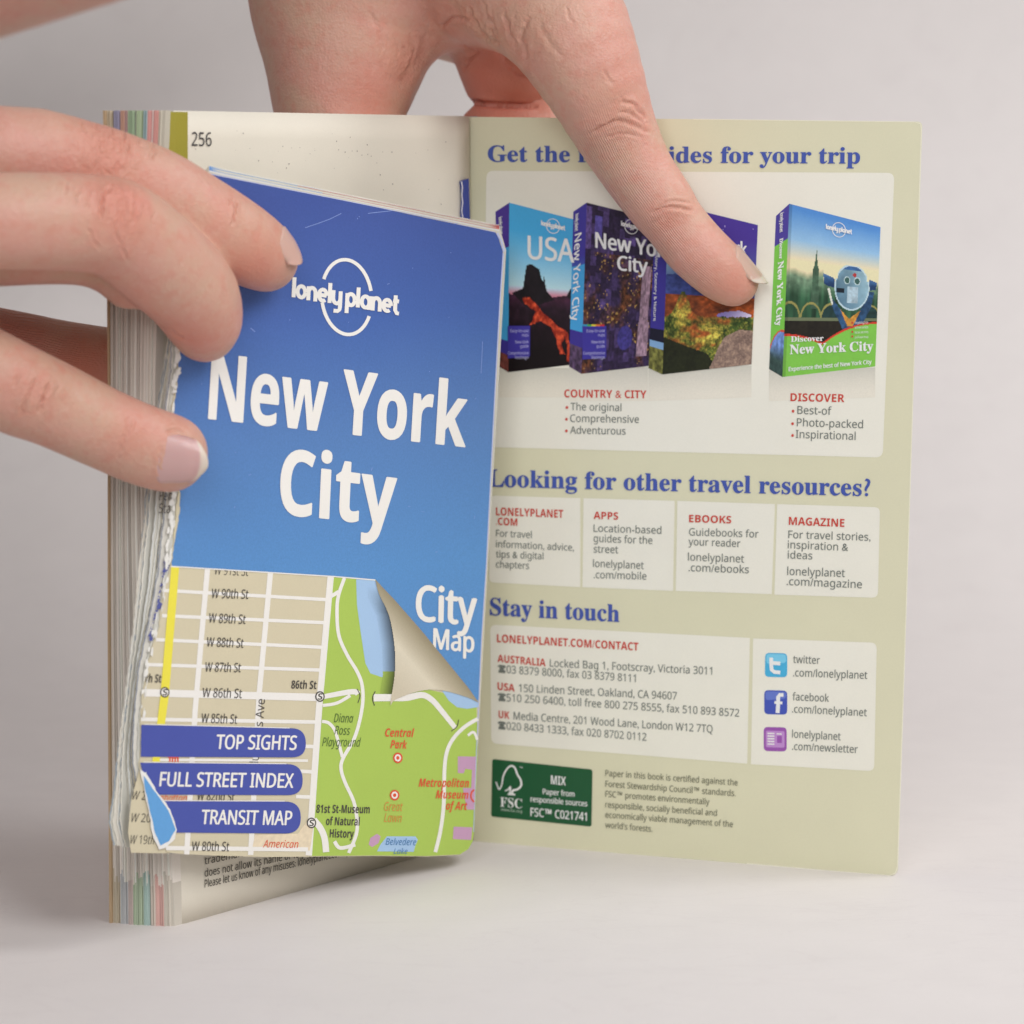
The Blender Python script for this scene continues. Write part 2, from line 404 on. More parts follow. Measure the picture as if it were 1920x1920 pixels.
R('EBOOKS',1292,979,1371,981.5); G('Guidebooks for',1292,1004,1422,1008); G('your reader',1291,1022,1388,1026); G('lonelyplanet',1290,1051,1395,1055,14); G('.com/ebooks',1291,1071,1404,1075,14)
R('MAGAZINE',1479,984,1583,988,14.5); G('For travel stories,',1478,1009,1632,1014,14); G('inspiration &',1477,1028,1590,1033,14); G('ideas',1477,1047,1523,1049,14)
G('lonelyplanet',1476,1078,1584,1082,14.5); G('.com/magazine',1475,1097,1616,1103,14.5)
R('LONELYPLANET.COM/CONTACT',932,1204,1197,1220,14.5)
R('AUSTRALIA',933,1241,1023,1249.5); G('Locked Bag 1, Footscray, Victoria 3011',1031,1250,1335,1265,14)
G('03 8379 8000, fax 03 8379 8111',950,1262,1192,1279,14)
R('USA',933,1293,965,1297); G('150 Linden Street, Oakland, CA 94607',973,1297,1269,1312,14)
G('510 250 6400, toll free 800 275 8555, fax 510 893 8572',950,1315,1386,1344,14)
R('UK',935,1346,955,1348); G('Media Centre, 201 Wood Lane, London W12 7TQ',963,1349,1336,1374,14)
G('020 8433 1333, fax 020 8702 0112',950,1368,1212,1389,14)
for x,y in [(934,1261),(934,1314),(934,1367)]:
    strokes(S,[([(x,y-11),(x+3,y-13),(x+11,y-12),(x+14,y-9.5)],3.2),([(x+3,y-8),(x+11,y-7)],6),([(x+1,y-2.5),(x+13.5,y-1.2)],5)],3,'phone_symbol_print',grey,BC,False)
tw=mat(C(72,172,214),.4,.03,'sky_blue_ink'); fbm_=mat(C(66,84,176),.4,.03,'royal_ink'); nw=mat(C(150,84,168),.4,.03,'violet_ink'); wh=mat(C(236,234,228),.45,.02,'white_ink')
twl=mat(C(120,198,228),.4,.03,'pale_sky_ink'); fbl=mat(C(98,118,196),.4,.03,'pale_royal_ink'); nwl=mat(C(186,138,200),.4,.03,'pale_violet_ink')
ic=poly(S,rrect([(1435,1224),(1476,1225),(1476,1270),(1434,1269)],8),2,'bird_site_icon_print',tw,BC)
poly(S,rrect([(1437,1226),(1474,1227),(1474,1243),(1437,1245)],6),2.4,'icon_sheen_print',twl,BC)
strokes(S,[([(1446,1233),(1446,1247),(1447,1256),(1452,1260),(1463,1261)],(7,7)),([(1446,1243),(1463,1244)],(7,7))],3,'icon_letter_print',wh,BC,False)
poly(S,rrect([(1433,1294),(1476,1295),(1476,1340),(1433,1339)],8),2,'network_icon_print',fbm_,BC)
poly(S,rrect([(1435,1296),(1474,1297),(1474,1310),(1435,1313)],6),2.4,'icon_sheen_print',fbl,BC)
strokes(S,[([(1469,1303),(1462,1303),(1459,1307),(1459,1320),(1458,1337)],(7,7.5)),([(1452,1317),(1467,1318)],(5,5))],3,'icon_letter_print',wh,BC,False)
poly(S,rrect([(1432,1363),(1475,1364),(1475,1409),(1432,1408)],8),2,'newsletter_icon_print',nw,BC)
poly(S,rrect([(1436,1370),(1471,1371),(1471,1402),(1436,1401)],3),2.4,'icon_sheen_print',nwl,BC)
strokes(S,[([(1439,y),(1452,y+.3)],2.4) for y in (1375,1380,1385,1390,1395)]+[([(1456,1376),(1466,1376.3)],2)],3,'icon_lines_print',wh,BC,False)
poly(S,[(1457,1380),(1466,1380),(1466,1393),(1457,1393)],3,'icon_block_print',nw,BC)
G('twitter',1487,1243,1537,1245,14); G('.com/lonelyplanet',1487,1268,1626,1273,14); G('facebook',1486,1313,1554,1316,14); G('.com/lonelyplanet',1485,1336,1625,1343,14); G('lonelyplanet',1485,1383,1576,1388,14); G('.com/newsletter',1485,1406,1608,1412,14)
green=mat(C(26,84,50),.4,.03,'dark_green_ink')
fb=poly(S,rrect([(923,1423),(1111,1443),(1109,1550),(921,1531)],5),2,'forest_label_print',green,BC)
def W(t,a,y0,b,y1,cap,st='bold',off=0,m=None): text(S,t,(a,y0),(b,y1),cap,st,m or wh,BC,3,'label_text_print',off=off)
wg=mat(C(190,205,190),.45,.02,'pale_green_ink')
W('MIX',1033,1470,1061,1473,16); W('Paper from',1018,1489,1077,1494,10,'sans',.012); W('responsible sources',995,1503,1101,1512,10,'sans',.012); W('FSC\u2122 C021741',995,1530,1100,1539,15,'sans',.012)
W('FSC',938,1512,979,1516,17,'serif'); W('www.fsc.org',939,1520,979,1524,5,'sans',0,wg); W('\u2122',974,1442,980,1443,5,'plain')
strokes(S,[([(930,1466),(936,1480),(941,1470),(944,1454),(952,1440),(960,1436),(966,1441),(970,1452),(976,1462),(977,1473),(970,1480),(962,1482),(960,1489)],(2.2,4)),
           ([(947,1483),(953,1480),(957,1475),(956,1488)],(2.2,3.2)),([(952,1489),(966,1490)],(3,3))],3,'tree_mark_print',wh,BC)
sm=mat(C(118,118,98),.55,.05,'small_grey_ink')
for t,p0,p1 in [('Paper in this book is certified against the',(1135,1455),(1383,1473)),('Forest Stewardship Council\u2122 standards.',(1135,1475),(1379,1493)),('FSC\u2122 promotes environmentally',(1135,1494),(1330,1509)),
                ('responsible, socially beneficial and',(1135,1514),(1344,1530)),('economically viable management of the',(1135,1533),(1374,1551)),("world's forests.",(1135,1552),(1223,1560))]:
    text(S,t,p0,p1,11,'sans',sm,BC,3,'certificate_text_print',off=.006)

# ---- the publisher's round word mark, drawn letter by letter
def arc(cx,cy,rx,ry,a0,a1,n=10): return [(cx+rx*math.cos(math.radians(a0+(a1-a0)*k/n)),cy+ry*math.sin(math.radians(a0+(a1-a0)*k/n))) for k in range(n+1)]
def letters(word):
    # unit: x-height 1, origin at baseline, y up; returns polylines and advance
    out=[];x=0
    for ch in word:
        if ch=='l': out.append([(x+.12,0),(x+.12,1.5)]); x+=.38
        elif ch=='o': out.append(arc(x+.45,.5,.36,.42,0,360,18)); x+=1.0
        elif ch=='n': out.append([(x+.12,-.05),(x+.12,1.0)]); out.append(arc(x+.45,.55,.33,.37,180,0)+[(x+.78,-.05)]); x+=1.02
        elif ch=='e': out.append([(x+.1,.5),(x+.8,.5)]); out.append(arc(x+.45,.5,.36,.42,0,310,16)); x+=.98
        elif ch=='y': out.append([(x+.06,1.0),(x+.06,.45)]+arc(x+.4,.45,.34,.4,180,360)); out.append([(x+.74,1.0),(x+.74,-.2),(x+.70,-.38),(x+.55,-.5),(x+.15,-.52)]); x+=.98
        elif ch=='p': out.append([(x+.1,.95),(x+.1,-.55)]); out.append(arc(x+.45,.5,.36,.42,0,360,18)); x+=1.0
        elif ch=='a': out.append(arc(x+.45,.5,.36,.42,0,360,18)); out.append([(x+.8,.98),(x+.8,-.05)]); x+=1.02
        elif ch=='t': out.append([(x+.22,1.35),(x+.22,.25),(x+.38,.03),(x+.6,.03)]); out.append([(x,.93),(x+.55,.93)]); x+=.7
        elif ch==' ': x+=.3
    return out,x
def logo(s,p0,p1,xh,wd,circ,m,parent,lift,up=None,cw=None):
    L,adv=letters('lonely planet'); lines=[]
    for ln in L:
        q=[]
        for x,y in ln:
            u=x/adv; bx=p0[0]+(p1[0]-p0[0])*u; by=p0[1]+(p1[1]-p0[1])*u; ux,uy=up or s.up(bx,by); q.append((bx+ux*xh*y,by+uy*xh*y))
        lines.append((q,wd))
    strokes(s,lines,lift+.6,'word_mark_print',m,parent,False)
    cx,cy,rx,ry,arcs,sk=circ; al=[]
    for a0,a1 in arcs: al.append(([(x-(y-cy)*sk[0],y+(x-cx)*sk[1]) for x,y in arc(cx,cy,rx,ry,a0,a1,20)],cw or wd*.75))
    strokes(s,al,lift,'round_mark_print',m,parent,False)

# ---- four small books pictured on the cover
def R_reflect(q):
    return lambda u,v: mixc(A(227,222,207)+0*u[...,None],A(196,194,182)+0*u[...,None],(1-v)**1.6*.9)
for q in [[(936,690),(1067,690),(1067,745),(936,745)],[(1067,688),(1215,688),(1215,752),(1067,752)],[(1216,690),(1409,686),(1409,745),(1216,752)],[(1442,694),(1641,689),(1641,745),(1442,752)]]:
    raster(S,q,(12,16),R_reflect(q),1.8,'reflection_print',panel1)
def usa(u,v):
    sky=mixc(A(70,168,222)+0*u[...,None],A(190,222,238)+0*u[...,None],(v-.15)/.35); sky=mixc(sky,A(205,130,150)+0*u[...,None],(v-.485)/.05)
    n=fbm(u*14,v*22,3); g=A(44,26,40)*(0.45+.9*n[...,None]); g=mixc(g,A(18,10,14)+0*g,(v-.6)/.3); g=mixc(g,A(76,40,64)*(.6+.6*n[...,None]),1-np.abs(v-.56)/.06)
    hz=.535+.02*np.sin(u*4); c=np.where((v<hz)[...,None],sky,g)
    butte=inpoly(u,v,[(.05,.53),(.22,.50),(.27,.36),(.32,.345),(.38,.35),(.47,.37),(.50,.42),(.53,.45),(.55,.40),(.565,.46),(.60,.51),(.72,.56),(.3,.62)])|inpoly(u,v,[(.9,.53),(.96,.48),(1,.475),(1,.56)])
    c=np.where(butte[...,None],A(30,24,30)*(.6+.6*n[...,None]),c)
    ridge=inpoly(u+.05*(n-.5),v+.03*(n-.5),[(.2,.55),(.32,.55),(.45,.60),(.55,.65),(.66,.68),(.80,.74),(.93,.77),(.97,.84),(1.,.95),(1.1,1.0),(.93,.97),(.93,.86),(.90,.80),(.85,.86),(.90,.92),(.82,.92),(.76,.82),(.66,.73),(.5,.70),(.33,.73),(.42,.63),(.26,.60)])
    rn=fbm(u*26,v*40,9); c=np.where(ridge[...,None],mixc(A(130,34,20)+0*c,A(222,86,52)+0*c,(rn-.3)*2.2),c); return c
def city(u,v):
    n=vnoise(np.floor(u*13)*3.3,np.floor(v*16+vnoise(np.floor(u*13),0*u,7)*5),5); f=fbm(u*40,v*60,8); g=fbm(u*7,v*9,2)
    c=mixc(A(44,32,60)+0*u[...,None],A(104,84,150)+0*u[...,None],(n-.42)*1.7*(1-v*.45)); c=c*(.6+.8*f[...,None])
    c=mixc(c,A(132,78,48)*(f[...,None]*1.3),(g-.46)*3*(v>.28)); lights=(vnoise(u*46,v*90,11)>.86)&(v>.28)&(g>.42); c=np.where(lights[...,None],A(214,170,92)*(.6+.5*f[...,None]),c)
    tw=(np.abs(u-.88+(.9-v)*.02)<.06+.02*(v>.7))&(v>.32)&(v<.93); c=np.where(tw[...,None],A(170,140,158)*(.55+.7*fbm(u*60,v*40,4)[...,None]),c)
    bl=((u-.62)**2/.012+(v-.80)**2/.006<1); c=np.where(bl[...,None],A(70,62,140)*(.6+.6*f[...,None]),c); 
    t1=(np.abs(u-.17)<.05)&(v>.06)&(v<.2); c=np.where(t1[...,None],A(96,84,168)*(.7+.4*f[...,None]),c); return c
def state(u,v):
    f=fbm(u*26,v*60,3,5); g=fbm(u*6,v*18,6,5)
    c=mixc(A(70,52,148)+0*u[...,None],A(88,110,170)+0*u[...,None],(v-.12)/.3)
    st=(vnoise(u*60,v*80,12)>.95)&(v<.3); c=np.where(st[...,None],A(180,170,220)+0*c,c)
    c=mixc(c,A(150,190,205)+0*c,np.clip(1-np.abs(v-.35)/.09,0,1)*(1-u*1.5)); mt=v>.44-.03*np.sin(u*7+1)-.02*u; c=np.where(mt[...,None],A(62,76,140)*(.7+.6*f[...,None]),c)
    c=np.where((v>.53)[...,None],mixc(A(120,62,34)+0*c,A(210,104,48)+0*c,(g-.3)*2)*(.6+.7*f[...,None]),c)
    lake=((u-.78+.03*(f-.5))**2/.035+(v-.655+.02*(g-.5))**2/.0011<1); c=np.where(lake[...,None],mixc(A(120,110,200)+0*c,A(225,215,236)+0*c,(u-.5)*2),c)
    f=.5*fbm(u*70,v*110,33,4)+.5*fbm(u*22,v*34,35,4); yl=(v>.66-.15*np.exp(-((u-.2)/.09)**2)+.03*(f-.5)); fo=mixc(A(52,72,30)+0*c,A(222,196,84)+0*c,(f-.35)*2.2+.8*np.exp(-((u-.2)/.12)**2-((v-.64)/.1)**2)+.9*np.exp(-((u-.5)/.13)**2-((v-.78)/.07)**2)-.2); fo=mixc(fo,A(176,92,44)+0*c,(fbm(u*9,v*26,21,4)-.50)*3.2); fo=fo*(.55+.9*fbm(u*40,v*60,44,4)[...,None]); c=np.where(yl[...,None],fo,c)
    dk=inpoly(u,v,[(0,.78),(.25,.84),(.5,.9),(.62,1.01),(0,1.01)]); c=np.where(dk[...,None],A(34,38,20)*(.5+f[...,None]),c)
    rk=inpoly(u+.02*(g-.5),v,[(.52,1.01),(.62,.86),(.7,.79),(.85,.75),(1.01,.76),(1.01,1.01)]); c=np.where(rk[...,None],mixc(A(112,92,84)+0*c,A(188,160,138)+0*c,(f-.3)*2),c); return c
def disc(u,v):
    f=fbm(u*30,v*42,3); g=fbm(u*9,v*14,6)
    c=mixc(A(82,140,208)+0*u[...,None],A(150,192,226)+0*u[...,None],(v-.02)/.18+.15*(g-.5)); c=mixc(c,A(240,222,180)+0*c,(v-.2)/.12)
    sk=.36+.05*(vnoise(u*22,0*u,4)-.5)+.04*(u>.4); c=mixc(c,A(116,146,118)*(.7+.5*f[...,None]),(v-sk)/.05)
    c=mixc(c,A(46,82,58)*(.6+.8*vnoise(u*40,v*6,3)[...,None]),(v-.42-.03*vnoise(u*14,0*u,8))/.1)
    tw=inpoly(u,v,[(.275,.6),(.285,.36),(.30,.33),(.312,.27),(.318,.21),(.324,.27),(.335,.33),(.35,.36),(.36,.6)]); c=np.where(tw[...,None],A(74,104,82)*(.7+.5*f[...,None]),c)
    for cx in (.05,.28,.5,.92):
        ar=((u-cx)**2/.014+(v-.665)**2/.011); c=np.where(((ar>.75)&(ar<1)&(v<.665))[...,None],A(150,144,84)+0*c,c); c=np.where(((ar<.75)&(v<.665)&(cx>.4))[...,None],A(36,62,60)*(.7+.5*f[...,None]),c)
    c=np.where((v>.66)[...,None],A(38,34,26)*(.7+.5*f[...,None]),c); c=np.where(((v>.655)&(v<.675))[...,None],A(110,120,90)+0*c,c)
    body=inpoly(u,v,[(.47,.5),(.52,.6),(.6,.69),(.66,.77),(.76,.78),(.84,.70),(.93,.58),(.96,.47),(.9,.47),(.8,.62),(.7,.68),(.6,.6)]); c=np.where(body[...,None],A(44,76,110)*(.6+.8*f[...,None]),c)
    bz=inpoly(u,v,[(.6,.60),(.7,.66),(.82,.60),(.74,.71),(.68,.71)]); c=np.where(bz[...,None],A(212,150,64)*(.7+.5*f[...,None]),c)
    ear=inpoly(u,v,[(.40,.375),(.52,.40),(.53,.46),(.46,.455),(.41,.44)])|inpoly(u,v,[(.90,.385),(.985,.40),(.975,.455),(.90,.46)]); c=np.where(ear[...,None],mixc(A(34,62,104)+0*c,A(90,140,190)+0*c,(.44-v)*14)*(.75+.4*f[...,None]),c); arm=inpoly(u,v,[(.45,.47),(.475,.465),(.52,.57),(.50,.57)]); c=np.where(arm[...,None],A(214,218,206)+0*c,c)
    hd=((u-.715)/.19)**2+((v-.45)/.155)**2; hd=np.where(v<.4,np.maximum(hd,((u-.715)/.16)**4+((v-.42)/.115)**4),hd)
    c=np.where((hd<1)[...,None],mixc(A(92,128,150)+0*c,A(152,186,198)+0*c,(u-.55)*2.2+(.5-v)*1.5)*(.78+.4*g[...,None]),c); c=np.where(((hd<1)&(v<.335))[...,None],A(60,100,150)*(.8+.4*f[...,None]),c); c=np.where(((hd>.86)&(hd<1))[...,None],A(188,212,220)+0*c,c)
    for cx in (.66,.77):
        e=((u-cx)/.035)**2+((v-.405)/.026)**2; c=np.where((e<1)[...,None],A(60,96,90)+0*c,c); c=np.where(((e<1)&(e>.6))[...,None],A(190,212,214)+0*c,c)
    c=np.where(((np.abs(u-.725)<.055)&(np.abs(v-.50)<.055))[...,None],A(176,200,212)*(.75+.4*f[...,None]),c); c=np.where(((np.abs(u-.59)<.04)&(np.abs(v-.475)<.014))[...,None],A(24,34,44)+0*c,c)
    c=np.where((((u-.74)/.02)**2+((v-.365)/.014)**2<1)[...,None],A(176,60,60)+0*c,c)
    hill=np.where(u<.42,.765+.06*(u/.42)**2,.825-.13*(1-((u-1)/.58)**2)); c=np.where((v>hill-.014)[...,None],A(206,60,44)+0*c,c); c=np.where((v>hill)[...,None],A(128,196,78)*(.97+.04*g[...,None]),c)
    c=np.where((u<.035)[...,None],c*.86,c); return c
def spine_usa(u,v): return np.where((v<.26)[...,None],A(72,50,140)+0*u[...,None],np.where((v<.82)[...,None],A(66,160,214)+0*u[...,None],np.where((v<.9)[...,None],A(60,50,140)+0*u[...,None],A(100,52,46)*(.5+fbm(u*4,v*40,2)[...,None]))))
def spine_city(u,v):
    c=np.where((v<.36)[...,None],A(64,56,150)+0*u[...,None],np.where((v<.76)[...,None],A(68,158,214)+0*u[...,None],A(60,50,140)+0*u[...,None])); c=mixc(c,A(68,158,214)+0*c,(v-.30)/.2*(v<.76)*(v>.30)); return np.where((v>.85)[...,None],A(86,66,96)*(.4+fbm(u*6,v*50,2)[...,None]),c)
def spine_state(u,v): return np.where((v<.74)[...,None],A(62,54,150)+0*u[...,None],np.where((v<.82)[...,None],A(24,24,44)+0*u[...,None],np.where((v<.86)[...,None],A(130,170,210)+0*u[...,None],A(120,120,60)*(.4+fbm(u*6,v*50,2)[...,None]))))
def spine_disc(u,v):
    c=np.where((v<.20)[...,None],A(74,62,148)+0*u[...,None],A(118,190,74)+0*u[...,None]); e=((u-.9)/1.0)**2+((v-.98)/.24)**2<1
    e2=((u-.9)/1.06)**2+((v-.98)/.252)**2<1; c=np.where((e2)[...,None],A(200,80,60)+0*c,c)
    return np.where(e[...,None],mixc(A(110,140,200)+0*c,A(50,70,66)+0*c,(v-.82)/.1)*(.7+.6*fbm(u*6,v*40,2)[...,None]),c)
raster(S,[(955,380),(1078,412),(1070,684),(953,698)],(78,176),usa,2,'book_photo_print',panel1)
raster(S,[(929,397),(955,380),(953,698),(935,687)],(12,120),spine_usa,2,'book_spine_print',panel1)
raster(S,[(1100,380),(1238,414),(1216,686),(1090,701)],(90,180),city,3,'book_photo_print',panel1)
raster(S,[(1075,397),(1100,380),(1090,701),(1067,687)],(16,120),spine_city,3,'book_spine_print',panel1)
raster(S,[(1254,381),(1421,422),(1409,683),(1242,702)],(108,180),state,4,'book_photo_print',panel1)
raster(S,[(1229,398),(1254,381),(1242,702),(1216,690)],(16,120),spine_state,4,'book_spine_print',panel1)
raster(S,[(1480,382),(1651,426),(1641,687),(1467,707)],(120,200),disc,2,'book_photo_print',panel1)
raster(S,[(1455,405),(1480,382),(1467,707),(1442,692)],(18,140),spine_disc,2,'book_spine_print',panel1)
LT=5.5
def TP(t,p0,p1,cap,st,m=None,off=0,up=None,cap1=None): text(S,t,p0,p1,cap,st,m or wh,panel1,LT,'cover_title_print',off=off,upv=up,cap1=cap1)
TP('USA',(990,485),(1076,492),42,'sans',off=.012,up=(.0,-1))
TP('New York',(1117,464),(1262,486),28,'sans',off=.02,up=(0,-1)); TP('City',(1158,506),(1214,512),26,'sans',off=.02,up=(0,-1))
TP('New York',(1292,464),(1400,480),24,'sans',off=.02,up=(0,-1))
TP('Discover',(1483,641),(1544,639),10,'serif',up=(0,-1),off=.01); TP('New York City',(1481,664),(1637,657),17,'serif',up=(.0,-1),off=.01); TP('Experience the best of New York City',(1479,696),(1634,682),7.5,'sans',up=(0,-1),off=.02)
def vert(t,x0,y0,x1,y1,cap,st,off=.02): # spine lettering reading downwards
    text(S,t,(x0,y0),(x1,y1),cap,st,wh,panel1,LT,'spine_title_print',off=off,upv=(1,-.35))
vert('New York City',1078,440,1072,603,12,'sans'); vert('New York City',1459,492,1455,612,10,'serif'); vert('Discover',1462,448,1461,486,6,'serif')
vert('lonely planet',1079,402,1078,434,6,'sans'); vert('lonely planet',935,408,937,440,6,'sans'); vert('lonely planet',1463,400,1462,436,6,'sans')
vert('History, Scenery & Nature',1229,470,1225,602,5,'sans')
bx=mat(C(62,54,150),.4,.03,'indigo_ink')
for x0,x1,y0,y1 in [(952,994,611,672),(1092,1137,611,674)]:
    poly(S,rrect([(x0,y0),(x1,y0),(x1-.5,y1-3),(x0,y1)],[0,2,3,0]),4.4,'cover_badge_print',bx,panel1)
    for k,t in enumerate(['Easy-to-use','maps','New-look','guide','Comprehensive','listings']):
        ww=min((x1-x0)-4,len(t)*3.1); yy=y0+12+(k//2)*21+(k%2)*8
        text(S,t,(x1-3-ww,yy),(x1-3,yy-.5),5.5,'sans',mat(C(190,188,226),.4,.03,'lilac_ink'),panel1,5,'badge_text_print')
for k,cc in enumerate([(60,150,190),(80,170,80),(220,200,60),(220,120,50),(190,50,60)]): poly(S,[(1093+k*8,608),(1101+k*8,608.5),(1101+k*8,612),(1093+k*8,611.5)],4.6,'rainbow_stripe_print',mat(C(*cc),.4,.03,'stripe_ink'),panel1)
for k in range(4):
    dotm(S,1598,605+k*9-k*.4,2,2.2,5,'tick_print',red,panel1,6); text(S,['highlights','itineraries','local secrets','pull-out map'][k],(1603,607.5+k*9),(1628,606.5+k*9),4.5,'sans',wh,panel1,5,'cover_note_print')
full=[(0,360)]
for (cx,cy,a,b,sl) in [(1037,424,1015,1060,5),(1184,425,1165,1208,5),(1573,431,1549,1598,5)]:
    logo(S,(a,cy-2),(b,cy+sl+3),6.2,2.0,(cx,cy,12.5,13.5,full,(0,.1)),wh,panel1,LT,up=(0,-1),cw=1.4)

# ================================================================== PULL-OUT MAP
cmap=empty('city_map',(mBL+mBR)/2,'blue folded city map held open in front of the guidebook, its left edge torn','map')
M=map_s
# folded sheets behind the cover, back to front, each with its own ragged left edge
OUT=[(622,318),(687,307),(734,299),(766,294),(931,271),(984,267),(1047,259),(1152,250),(1265,237),(1377,222),(1471,213),(1542,204),(1584,213)]
INN=[(640,331),(700,331),(760,322),(840,318),(925,324),(970,322),(1020,316),(1062,314),(1130,302),(1210,284),(1260,273),(1360,264),(1430,262),(1500,280),(1560,296),(1597,310)]
def edge(T,y): return float(np.interp(y,[a for a,_ in T],[b for _,b in T]))
NS=13
rs=random.Random(21)
TS=[0]+sorted(rs.uniform(.04,.97) for _ in range(NS-2))+[1]
for i in range(NS):
    t=TS[i]; depth=(NS-i)*.00030
    yb=1585+15*t; up_=9-t*8.2
    ys=list(np.linspace(330,yb,230)); r=random.Random(i*7+1); nz=0; le=[]; ph=r.uniform(0,6); sh=r.uniform(-2,2)
    for y in ys:
        nz=nz*.30+r.uniform(-.95,.95); x=edge(OUT,y)*(1-t)+(edge(INN,y)-5)*t if y>622 else 320+6*t+(y-622)*-.2
        le.append((x+nz+sh+1.8*math.sin(y*(.006+.002*(i%3))+ph),y))
    k3=3 if i%4==2 else 0
    right=[(936,431-up_),(946+k3,470),(930+k3*.8,760),(915,1060),(896,1400),(889,1560),(880,1588),(865,1601-(1-t)*3)]
    bot=[(700,1602-(1-t)*5),(560,1603-(1-t)*6),(400,1601-(1-t)*6)]
    pts=[(392,320-up_)]+right+bot+le[::-1]
    v=[]; n=len(pts)
    for (x,y) in pts: v.append(M.at(x,y,-depth/LAY))
    v+=[p-M.n*.00022 for p in v]
    f=[tuple(range(n)),tuple(range(2*n-1,n-1,-1))]+[(k,k+n,(k+1)%n+n,(k+1)%n) for k in range(n)]
    g=rs.choice([(208,205,196),(216,211,198),(202,200,190),(218,213,202),(206,198,174),(196,195,186)])
    o=link('map_sheet',mesh('map_sheet',v,f),mat(C(*g),.6,.05,'sheet_paper'),cmap)
    if i<NS-1: # torn fringe with traces of ink left on it
        e=[(x+1.0,y) for x,y in le if y>622]
        gc=rs.choice([(228,228,222),(222,224,220),(74,94,128),(228,224,212),(140,154,168),(218,222,222),(226,222,210)]); strokes(M,[(e,(1.1,1.3) if gc[0]<100 else (1.3,2.0))],-depth/LAY+.6,'torn_edge',mat(C(*gc),.7,.12,'torn_paper',nscale=900),o,False)
    tc_=[(206,206,204),(96,140,196),(214,210,206),(90,120,186),(190,200,214),(150,70,84),(210,200,196),(196,110,104),(92,80,120),(214,206,200),(176,74,74),(120,140,190),(200,190,190)][i]
    tl=[(392+544*q,320-up_+111*q+ (1.2 if 0<q<1 else 0)) for q in np.linspace(0,1,24)]
    cut=[0,9,8,10,7,9,6,8,7,10,8,9,0][i]; bl_=rs.choice([(96,140,196),(110,160,210),(84,116,180)]); rd_c=rs.choice([(150,62,74),(176,84,84),(120,60,90),(190,110,104)])
    wr=3.2; wob=[(x,y+1.5+rs.uniform(-.25,.25)) for x,y in tl]
    strokes(M,[(wob[:cut+2] if cut else wob,wr)],-depth/LAY+.6,'sheet_rim_print',mat(C(*(bl_ if cut else (206,206,204))),.6,.05,'rim_ink'),o,False)
    if cut: strokes(M,[(wob[cut:],wr)],-depth/LAY+.7,'sheet_rim_print',mat(C(*rd_c),.6,.05,'rim_ink'),o,False)
def redge(pts,amp,seed,step=7):
    r=random.Random(seed); out=[]; n=0
    for a,b in zip(pts[:-1],pts[1:]):
        L=math.hypot(b[0]-a[0],b[1]-a[1]); m=max(1,int(L/step))
        for k in range(m):
            n=n*.55+r.uniform(-amp,amp); t=k/m; out.append((a[0]+(b[0]-a[0])*t+n,a[1]+(b[1]-a[1])*t))
    out.append(pts[-1]); return out
leftE=redge([(392,324),(345,560),(332,640),(331,700),(322,760),(318,840),(334,925),(331,970),(325,1010),(319,1062),(311,1090),(303,1130),(300,1175),(286,1210),(275,1260),(268,1300),(264,1360),(266,1400),(262,1430),(268,1470),(283,1510),(300,1555),(313,1598)],1.8,3)
rim=[(930,433),(938,445),(946,470),(941,560),(929,760),(914,1060),(895,1400),(889,1560),(886,1578),(878,1592),(862,1603)]
bottom=[(800,1606),(700,1605),(600,1606),(500,1607),(400,1604),(340,1601)]
Mmap=mat(C(203,193,165),.5,.03,'map_beige_ink')
cov=slab(M,[(392,324)]+[(p) for p in [(640,372)]]+rim+bottom+leftE[::-1][:-1],.0003,0,'map_cover',Mmap,cmap)
# printed blue field: the ink itself runs from indigo at the top to lighter blue below
mb=bpy.data.materials.new('blue_cover_ink'); t,b=nt(mb); b.inputs['Roughness'].default_value=.38
N=t.nodes;L=t.links; tc=N.new('ShaderNodeTexCoord'); sx=N.new('ShaderNodeSeparateXYZ'); L.new(tc.outputs['Object'],sx.inputs[0])
mr=N.new('ShaderNodeMapRange'); mr.inputs[1].default_value=M.at(640,380).z; mr.inputs[2].default_value=M.at(640,1080).z; L.new(sx.outputs['Z'],mr.inputs[0])
cr=N.new('ShaderNodeValToRGB'); L.new(mr.outputs[0],cr.inputs[0]); e=cr.color_ramp.elements
e[0].color=C(64,84,150); e[1].color=C(84,138,194); q=e.new(.3); q.color=C(68,98,164); q=e.new(.62); q.color=C(82,122,178)
nz=N.new('ShaderNodeTexNoise'); nz.inputs['Scale'].default_value=2200; L.new(tc.outputs['Object'],nz.inputs['Vector'])
mr2=N.new('ShaderNodeMapRange'); mr2.inputs[3].default_value=.85; mr2.inputs[4].default_value=1.15; L.new(nz.outputs['Fac'],mr2.inputs[0])
vm=N.new('ShaderNodeVectorMath'); vm.operation='SCALE'; L.new(cr.outputs[0],vm.inputs[0]); L.new(mr2.outputs[0],vm.inputs['Scale'])
L.new(vm.outputs[0],b.inputs['Base Color'])
n3=N.new('ShaderNodeTexNoise'); n3.inputs['Scale'].default_value=45; n3.inputs['Detail'].default_value=5; L.new(tc.outputs['Object'],n3.inputs['Vector'])
m3=N.new('ShaderNodeMapRange'); m3.inputs[3].default_value=.3; m3.inputs[4].default_value=.5; L.new(n3.outputs['Fac'],m3.inputs[0]); L.new(m3.outputs[0],b.inputs['Roughness'])
bp=N.new('ShaderNodeBump'); bp.inputs['Strength'].default_value=.12; bp.inputs['Distance'].default_value=.0006; L.new(n3.outputs['Fac'],bp.inputs['Height']); L.new(bp.outputs[0],b.inputs['Normal'])
leftB=redge([(396,327),(349,562),(337,645),(336,700),(327,760),(323,840),(338,925),(336,968),(330,1008),(322,1061)],1.6,9)
